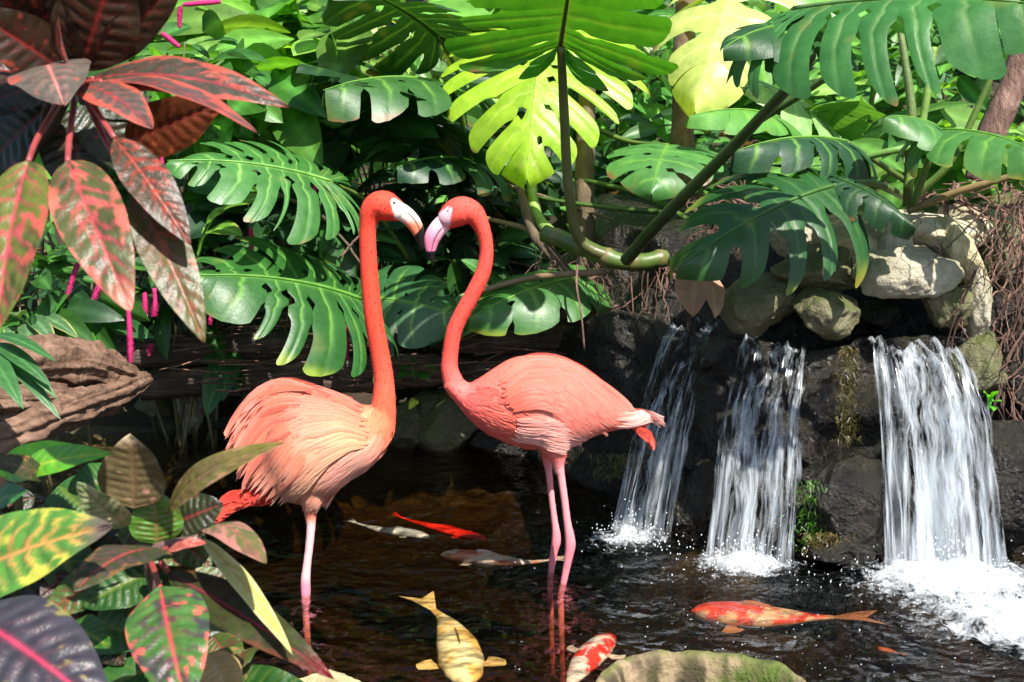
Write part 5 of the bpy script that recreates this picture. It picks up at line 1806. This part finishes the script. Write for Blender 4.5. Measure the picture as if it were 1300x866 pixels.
# ------------------------------------------------------------------ koi
def koi(label, spine, width, z, colf, seed, fins=True, hgt=0.55):
    st = smooth_path(np.array(spine, float), 50)
    q = np.array([PZ(a[0], a[1], z) for a in st])
    k = np.linspace(0, 1, 50)
    W = width * np.linalg.norm(q[25] - np.array((0, 0, CAMZ))) / F / 2
    prof = np.interp(k, [0, 0.04, 0.12, 0.3, 0.5, 0.72, 0.86, 1.0], [0.12, 0.5, 0.8, 1.0, 0.92, 0.55, 0.26, 0.16])
    root = thing('koi', label, 'fish', q[20], 'koi swimming in the pond')
    t, n, b = frames(q)
    t = unit(np.gradient(q, axis=0))
    lat = unit(np.cross(t, (0, 0, 1.0)))
    sides = 20
    a = np.linspace(0, 2 * np.pi, sides, endpoint=False)
    V = q[:, None] + (np.cos(a)[None, :, None] * lat[:, None]) * (W * prof)[:, None, None] + np.sin(a)[None, :, None] * np.array((0, 0, 1.0)) * (W * prof * hgt)[:, None, None]
    K = np.tile(k[:, None], (1, sides))
    A = np.tile(np.cos(a)[None], (50, 1))
    mb = MB()
    mb.add(V, grid_faces(50, sides, True), colf(K, A, V))
    mb.build('body', M['fish'], root)
    fc = colf(np.array([[0.97]]), np.array([[0.0]]), q[-1][None, None])[0, 0]
    mt = MB()
    L = W * 2.2
    nd = unit(t[-1] + 0)
    base = q[-1] - nd * 0.005
    pts = []
    for s in np.linspace(-1, 1, 9):
        r = L * (0.75 + 0.35 * abs(s))
        pts.append((base + lat[-1] * s * 0.12 * W, base + nd * r * 0.55 + lat[-1] * s * W * 0.55 + np.array((0, 0, 0.004)), base + nd * r + lat[-1] * s * W * 0.9))
    mt.add(np.array(pts), grid_faces(9, 3), fc)
    mt.build('tail_fin', M['fish'], root)
    if fins:
        for s in (1, -1):
            i = 13
            bs = q[i] + lat[i] * s * W * 0.85 - np.array((0, 0, W * 0.2))
            f_ = MB()
            ps = []
            for e in np.linspace(0, 1, 6):
                d = unit(lat[i] * s * (1 - 0.55 * e) + t[i] * (-0.15 + 1.1 * e))
                ps.append((bs - lat[i] * s * W * 0.2 + t[i] * 0.45 * W * e, bs + d * W * 0.55, bs + d * W * (1.15 - 0.35 * abs(e - 0.4)) + np.array((0, 0, 0.003))))
            f_.add(np.array(ps), grid_faces(6, 3), fc * 0.95)
            f_.build('pectoral_fin', M['fish'], root)
    d_ = MB()
    ps = []
    for e in np.linspace(0, 1, 8):
        i = int(16 + e * 16)
        top = q[i] + np.array((0, 0, W * prof[i] * hgt * 0.95))
        ps.append((top, top + np.array((0, 0, W * 0.28 * math.sin(math.pi * min(e + 0.25, 1)))) + t[i] * W * 0.2))
    d_.add(np.array(ps), grid_faces(8, 2), fc)
    d_.build('dorsal_fin', M['fish'], root)


def patches(a, b, thr, sc, seed, soft=0.05):
    def f(K, A, V):
        n = fbm(V * sc, 3, seed)
        return mixc(a, b, sst(thr - soft, thr + soft, n))
    return f


WH = (0.62, 0.58, 0.52)
koi('greyish white koi beside the slim red koi', [(545, 682), (520, 677), (490, 674), (465, 668), (452, 664)], 19, -0.025, patches((0.34, 0.33, 0.30), WH, 0.5, 40, 1), 1)
koi('slim bright red koi beneath the surface between the flamingos', [(618, 685), (590, 679), (555, 670), (525, 662), (507, 656)], 19, -0.045, patches((0.70, 0.02, 0.01), (0.55, 0.01, 0.005), 0.55, 40, 2), 2)
koi('pinkish white koi with orange belly left of the right flamingo legs', [(560, 704), (590, 706), (630, 711), (665, 714), (692, 712)], 30, -0.025, patches((0.62, 0.5, 0.44), (0.6, 0.2, 0.12), 0.56, 30, 3), 3)
koi('golden yellow koi swimming towards the bottom edge', [(590, 868), (588, 850), (580, 818), (566, 790), (550, 774)], 56, -0.04, patches((0.74, 0.46, 0.13), (0.80, 0.68, 0.36), 0.46, 26, 4), 4)
koi('red and white patched koi near the round stone', [(776, 806), (760, 822), (742, 842), (728, 862), (718, 882)], 40, -0.035, patches((0.75, 0.04, 0.03), (0.72, 0.62, 0.54), 0.52, 26, 6, 0.02), 5)


def bigkoi(K, A, V):
    n = fbm(V * 22, 3, 8)
    c = mixc((0.78, 0.07, 0.045), (0.66, 0.42, 0.26), sst(0.55, 0.61, n + 0.14 * A * 0 + 0.22 * sst(0.0, -0.5, V[..., 2] * 40 + 2.1)))
    return mixc(c, (0.45, 0.26, 0.12), sst(0.9, 1, K))


koi('largest orange red koi below the right waterfalls', [(878, 776), (915, 779), (965, 783), (1020, 784), (1058, 784)], 52, -0.055, bigkoi, 6)
koi('small faint orange koi deep under the drifting foam', [(1114, 822), (1122, 825), (1132, 827), (1142, 830)], 10, -0.07, patches((0.4, 0.1, 0.04), (0.3, 0.08, 0.03), 0.5, 30, 9), 7, False)


# ------------------------------------------------------------------ crotons in front
def croton_leaf(parent, b, t, w, nrm, cf, seed, bend=0.5, fold=0.2, kind='lance', wave=0.04, quilt=0.05, label=None, stalk=None, curl=0.0, nveins=10, scol=(0.30, 0.05, 0.05)):
    base, tip = P(*b), P(*t)
    mb = MB()
    simple_leaf(mb, base, tip, w * pxm((b[2] + t[2]) / 2), nrm, cf, 60, 33, bend, fold, kind, wave, quilt, seed=seed, curl=curl, nveins=nveins)
    o = mb.build('leaf', M['croton'], parent)
    if label:
        o['label'] = label
    if stalk:
        m2 = MB()
        tube(m2, smooth_path([P(*s) for s in stalk] + [base], 12), np.linspace(0.0055, 0.004, 12), scol, 8)
        m2.build('leaf_stalk', M['stem'], o)
    return o


DK, DKR, OLV = (0.035, 0.022, 0.018), (0.05, 0.012, 0.008), (0.07, 0.075, 0.018)
PK, RD, VN = (0.36, 0.07, 0.05), (0.22, 0.03, 0.02), (0.28, 0.03, 0.04)
Yc = 2.05
cu = thing('croton_plant', 'tall dark red croton with drooping pink veined leaves, upper left', 'plant', P(-190, 760, Yc + 0.3))
C0 = (100, 92, Yc)
SK = [(96, 105, Yc + 0.03)]
A_ = croton((0.05, 0.044, 0.032), PK, VN, -0.05, 0.55, lat=0.25)
croton_leaf(cu, (120, 100, Yc), (368, 136, Yc - 0.10), 66, (0.1, -0.75, 0.65), A_, 1, 0.75, 0.05, 'lance', label='long arching leaf with red margin', stalk=SK)
croton_leaf(cu, (130, 104, Yc - 0.02), (326, 168, Yc - 0.2), 40, (-0.1, -0.25, 0.95), croton((0.09, 0.06, 0.055), PK, VN, 0.3, 0.5, lat=0.3), 2, 0.6, 0.2, 'lance', stalk=SK)
croton_leaf(cu, (100, 110, Yc - 0.05), (194, 164, Yc - 0.18), 66, (0.05, -0.45, 0.9), croton((0.075, 0.058, 0.05), PK, VN, 0.25, 0.45, lat=0.3), 3, 0.7, 0.05, 'ovate', stalk=SK)
croton_leaf(cu, (60, 88, Yc), (82, 135, Yc - 0.2), 104, (-0.05, -0.5, 0.85), croton((0.10, 0.082, 0.07), PK, (0.55, 0.2, 0.18), -0.1, 0.2, lat=0.2), 4, 0.9, -0.1, 'ovate', label='grey brown leaf bending to the front', stalk=SK)
croton_leaf(cu, (160, 178, Yc + 0.1), (282, 128, Yc + 0.15), 78, (0.1, -0.7, -0.4), croton((0.10, 0.025, 0.008), (0.28, 0.06, 0.02), RD, 0.1, 0.2), 5, 0.3, 0.1, 'ovate', label='rust brown leaf underside')
U_ = croton((0.026, 0.014, 0.007), (0.20, 0.035, 0.02), (0.20, 0.016, 0.014), -0.2, 0.1, lat=0.25)
for i, (b, t, w, nn) in enumerate([
    ((102, 88, Yc), (150, -60, Yc - 0.05), 110, (0.2, -0.8, -0.3)), ((98, 90, Yc), (30, -50, Yc - 0.05), 90, (-0.3, -0.8, -0.2)), ((110, 88, Yc), (240, -45, Yc), 60, (0.5, -0.7, -0.4)),
    ((88, 94, Yc), (-40, 10, Yc - 0.1), 80, (-0.2, -0.7, 0.3)), ((95, 92, Yc + 0.08), (85, -70, Yc + 0.1), 100, (0, -0.9, -0.2)), ((90, 100, Yc + 0.05), (-60, 90, Yc), 70, (-0.1, -0.6, 0.6)),
    ((80, 60, Yc + 0.02), (-30, -30, Yc - 0.08), 70, (-0.3, -0.8, 0.2))]):
    croton_leaf(cu, b, t, w, nn, U_, 20 + i, 0.35, 0.2, 'lance', stalk=SK if i < 4 else None)
croton_leaf(cu, (92, 90, Yc - 0.06), (75, 22, Yc - 0.1), 26, (-0.7, -0.6, 0.2), croton((0.10, 0.12, 0.10), PK, VN, 0.5, 0.5), 31, 0.3, 0.5, 'lance')
H_ = croton((0.04, 0.042, 0.016), (0.42, 0.10, 0.075), (0.36, 0.05, 0.06), 0.12, 0.22, green_c=(0.06, 0.07, 0.02), tipc=(0.52, 0.17, 0.13), lat=0.75)
croton_leaf(cu, (36, 205, Yc - 0.26), (-4, 424, Yc - 0.40), 98, (-0.15, -0.85, 0.5), croton((0.05, 0.055, 0.015), PK, (0.44, 0.06, 0.08), 0.1, 0.25, lat=0.7, green_c=(0.10, 0.12, 0.02)), 41, 0.35, 0.12, 'ovate', label='broad hanging green leaf with pink veins', stalk=[(75, 130, Yc), (48, 175, Yc - 0.16)])
croton_leaf(cu, (86, 205, Yc - 0.26), (166, 396, Yc - 0.40), 88, (0.1, -0.85, 0.5), H_, 42, 0.4, 0.1, 'ovate', label='hanging leaf with a pink tip', stalk=[(95, 125, Yc), (88, 175, Yc - 0.16)])
croton_leaf(cu, (145, 175, Yc - 0.2), (242, 312, Yc - 0.28), 62, (0.35, -0.8, 0.4), croton((0.045, 0.03, 0.015), (0.30, 0.04, 0.025), (0.30, 0.035, 0.02), 0.05, 0.1, lat=0.7), 43, 0.35, 0.15, 'lance', stalk=[(105, 110, Yc), (122, 140, Yc - 0.1)])
croton_leaf(cu, (172, 240, Yc - 0.2), (260, 436, Yc - 0.30), 68, (0.3, -0.85, 0.4), croton((0.065, 0.052, 0.018), (0.30, 0.09, 0.04), (0.24, 0.06, 0.035), 0.0, 0.2, green_c=(0.07, 0.075, 0.02)), 44, 0.3, 0.15, 'lance', label='mottled brown green leaf hanging lowest', stalk=[(105, 115, Yc), (135, 180, Yc - 0.1)])
D_ = croton((0.016, 0.016, 0.008), (0.14, 0.03, 0.02), (0.16, 0.02, 0.02), -0.2, 0.1, lat=0.12, green_c=(0.02, 0.03, 0.008))
for i, (b, t, w, nn) in enumerate([
    ((70, 130, Yc + 0.1), (-20, 220, Yc + 0.1), 90, (-0.3, -0.8, 0.4)), ((90, 140, Yc + 0.12), (110, 260, Yc + 0.1), 90, (0.1, -0.9, 0.3)), ((50, 110, Yc + 0.1), (-50, 150, Yc), 80, (0, -0.7, 0.6)),
    ((105, 130, Yc + 0.12), (190, 230, Yc + 0.12), 80, (0.3, -0.8, 0.4)), ((60, 60, Yc + 0.15), (-20, 60, Yc + 0.12), 80, (0, -0.8, 0.3)), ((90, 60, Yc + 0.16), (60, -20, Yc + 0.15), 90, (0, -0.9, 0.1)), ((100, 110, Yc + 0.15), (200, 150, Yc + 0.15), 70, (0.1, -0.7, 0.6))]):
    croton_leaf(cu, b, t, w, nn, D_, 60 + i, 0.4, 0.1, 'ovate')
stem_part(cu, 'stem', [(-190, 760, Yc + 0.3), (-110, 420, Yc + 0.25), (-20, 250, Yc + 0.15), (60, 170, Yc + 0.05), (98, 90, Yc)], 0.012, 0.007, (0.04, 0.025, 0.018), n=50)
stem_part(cu, 'stem', [(-120, 430, Yc + 0.25), (-20, 300, Yc + 0.15), (45, 190, Yc + 0.08), (60, 130, Yc + 0.02)], 0.008, 0.006, (0.04, 0.025, 0.018), n=40)

Yl = 1.95
cl = thing('croton_plant', 'low mixed colour croton bush with green, purple and pink leaves, lower left', 'plant', P(150, 900, Yl + 0.25))
stem_part(cl, 'stem', [(170, 1050, Yl + 0.3), (190, 880, Yl + 0.15), (205, 790, Yl + 0.05), (190, 706, Yl), (252, 684, Yl - 0.03)], 0.012, 0.007, (0.16, 0.09, 0.08), n=50)
stem_part(cl, 'stem', [(20, 1050, Yl + 0.3), (10, 850, Yl + 0.2), (25, 700, Yl + 0.12), (22, 600, Yl + 0.1)], 0.010, 0.006, (0.1, 0.09, 0.04), n=50)
SL = [(190, 706, Yl), ]
GR = green((0.10, 0.36, 0.02), (0.30, 0.42, 0.03))
croton_leaf(cl, (8, 606, Yl), (142, 576, Yl - 0.1), 52, (0.0, -0.65, 0.75), GR, 1, 0.4, 0.1, 'lance', label='bright green leaf')
croton_leaf(cl, (-5, 598, Yl + 0.05), (96, 566, Yl + 0.05), 44, (-0.1, -0.7, 0.7), GR, 2, 0.4, 0.1, 'ovate', label='bright green leaf')
croton_leaf(cl, (60, 605, Yl - 0.05), (-20, 585, Yl - 0.1), 40, (0, -0.6, 0.8), croton((0.035, 0.04, 0.015), (0.35, 0.16, 0.03), (0.1, 0.06, 0.03), 0.0, 0.1), 3, 0.5, 0.1, 'ovate')
croton_leaf(cl, (-30, 660, Yl), (35, 625, Yl - 0.08), 60, (0, -0.6, 0.8), green((0.03, 0.14, 0.03)), 4, 0.5, 0.1, 'ovate')
croton_leaf(cl, (170, 645, Yl), (166, 551, Yl - 0.02), 90, (0.0, -0.95, 0.25), croton((0.11, 0.085, 0.04), (0.4, 0.22, 0.16), (0.16, 0.09, 0.05), 0.0, 0.1, tipc=(0.55, 0.42, 0.28), lat=0.2), 5, -0.25, 0.2, 'ovate', label='brown upright leaf with a pale tip', quilt=0.03)
croton_leaf(cl, (214, 652, Yl - 0.04), (362, 562, Yl - 0.2), 46, (-0.3, -0.75, 0.55), croton((0.15, 0.10, 0.035), (0.36, 0.20, 0.10), (0.22, 0.15, 0.06), 0.05, 0.2, green_c=(0.16, 0.14, 0.03), lat=0.3), 6, 0.9, 0.05, 'lance', label='olive brown leaf arching over the flamingo tail', wave=0.02)
croton_leaf(cl, (-60, 742, Yl - 0.2), (142, 668, Yl - 0.3), 122, (-0.05, -0.75, 0.65), croton((0.07, 0.20, 0.03), (0.42, 0.42, 0.06), (0.60, 0.26, 0.08), 0.25, 0.15, tipc=(0.11, 0.075, 0.075), lat=0.85), 7, 0.5, 0.08, 'ovate', label='large green and yellow striped leaf, purple tip', quilt=0.08)
croton_leaf(cl, (206, 700, Yl - 0.1), (94, 752, Yl - 0.3), 84, (-0.1, -0.55, 0.8), croton((0.045, 0.038, 0.03), (0.16, 0.08, 0.03), (0.45, 0.05, 0.06), 0.0, 0.2, lat=0.1, green_c=(0.04, 0.05, 0.02)), 8, 0.8, 0.0, 'ovate', label='dark purple brown leaf with red midrib', stalk=[(215, 695, Yl)], quilt=0.08)
croton_leaf(cl, (-40, 780, Yl - 0.35), (140, 910, Yl - 0.5), 150, (0.1, -0.6, 0.78), croton((0.035, 0.033, 0.045), (0.2, 0.18, 0.06), (0.50, 0.04, 0.10), -0.1, 0.1, lat=0.06), 9, 0.5, 0.0, 'ovate', label='large purple black leaf with magenta midrib', quilt=0.10)
croton_leaf(cl, (204, 748, Yl - 0.15), (238, 900, Yl - 0.35), 112, (0.05, -0.75, 0.65), croton((0.04, 0.042, 0.045), (0.50, 0.10, 0.08), (0.50, 0.06, 0.08), 0.0, 0.22, green_c=(0.05, 0.13, 0.03), lat=0.12), 10, 0.6, 0.0, 'ovate', label='dark leaf with green base and red blotches', stalk=[(192, 715, Yl)], quilt=0.10)
croton_leaf(cl, (252, 682, Yl - 0.03), (338, 716, Yl - 0.25), 46, (0.2, -0.55, 0.8), croton((0.22, 0.10, 0.08), (0.42, 0.17, 0.15), (0.30, 0.08, 0.06), 0.15, 0.25, lat=0.2, green_c=(0.12, 0.12, 0.04)), 11, 1.1, -0.2, 'obovate', label='dusty pink curled leaf')
croton_leaf(cl, (256, 684, Yl - 0.04), (372, 832, Yl - 0.25), 32, (0.5, -0.75, 0.4), croton((0.36, 0.36, 0.10), (0.5, 0.45, 0.2), (0.45, 0.25, 0.14), 0.3, 0.3, lat=0.3), 12, 0.3, 0.25, 'lance', label='narrow yellow green leaf')
croton_leaf(cl, (214, 728, Yl - 0.05), (424, 862, Yl - 0.25), 66, (-0.1, -0.6, 0.75), croton((0.028, 0.024, 0.010), (0.10, 0.03, 0.012), (0.24, 0.015, 0.05), -0.1, 0.2, lat=0.05, tipc=(0.13, 0.006, 0.01), green_c=(0.03, 0.04, 0.01)), 13, 0.5, 0.1, 'lance', label='long dark maroon leaf', stalk=[(205, 715, Yl)])
croton_leaf(cl, (80, 798, Yl - 0.1), (140, 822, Yl - 0.2), 58, (0.1, -0.6, 0.8), green((0.03, 0.12, 0.015), (0.2, 0.25, 0.03)), 14, 0.7, 0.0, 'ovate')
croton_leaf(cl, (160, 668, Yl - 0.02), (98, 612, Yl - 0.1), 46, (-0.2, -0.8, 0.5), croton((0.22, 0.30, 0.14), (0.42, 0.42, 0.24), (0.3, 0.3, 0.15), 0.4, 0.2), 15, 0.4, 0.1, 'ovate', label='pale cream green leaf')
croton_leaf(cl, (212, 700, Yl - 0.06), (262, 690, Yl - 0.14), 24, (0, -0.6, 0.8), croton((0.5, 0.12, 0.10), (0.7, 0.25, 0.2), VN, 0.4, 0.3), 16, 0.4, 0.1, 'ovate', label='small coral leaf')
croton_leaf(cl, (200, 690, Yl + 0.02), (196, 622, Yl + 0.03), 70, (0.2, -0.85, 0.3), croton((0.05, 0.07, 0.015), (0.1, 0.12, 0.03), (0.2, 0.12, 0.04), 0.0, 0.1, green_c=(0.06, 0.16, 0.015)), 17, 0.4, 0.1, 'ovate')
croton_leaf(cl, (210, 670, Yl + 0.05), (284, 640, Yl + 0.05), 70, (0.2, -0.7, 0.5), D_, 18, 0.4, 0.1, 'ovate')
croton_leaf(cl, (265, 830, Yl - 0.02), (300, 900, Yl - 0.1), 60, (0.2, -0.7, 0.6), green((0.36, 0.24, 0.10), (0.4, 0.3, 0.15)), 19, 0.4, 0.1, 'ovate', label='tan dried leaf')
croton_leaf(cl, (230, 735, Yl), (320, 800, Yl), 80, (0.2, -0.7, 0.6), croton((0.06, 0.05, 0.015), (0.2, 0.12, 0.03), (0.3, 0.05, 0.04), 0.0, 0.1, green_c=(0.05, 0.09, 0.015)), 20, 0.5, 0.1, 'ovate')
rgl = np.random.default_rng(12)
for i in range(66):
    x, y = rgl.uniform(-60, 320), rgl.uniform(600, 900)
    if x > 120 + (y - 560) * 0.8:
        continue
    d = rgl.uniform(0.08, 0.25)
    croton_leaf(cl, (x, y, Yl + d), (x + rgl.normal() * 60, y + rgl.uniform(10, 90), Yl + d - 0.05), rgl.uniform(50, 80), (rgl.normal() * 0.3, -0.7, 0.6), [D_, green((0.02, 0.08, 0.012), (0.10, 0.14, 0.02)), U_, croton((0.05, 0.04, 0.012), (0.2, 0.1, 0.03), (0.2, 0.04, 0.03), 0.0, 0.1, green_c=(0.04, 0.09, 0.015))][i % 4], 100 + i, 0.5, 0.1, 'ovate')
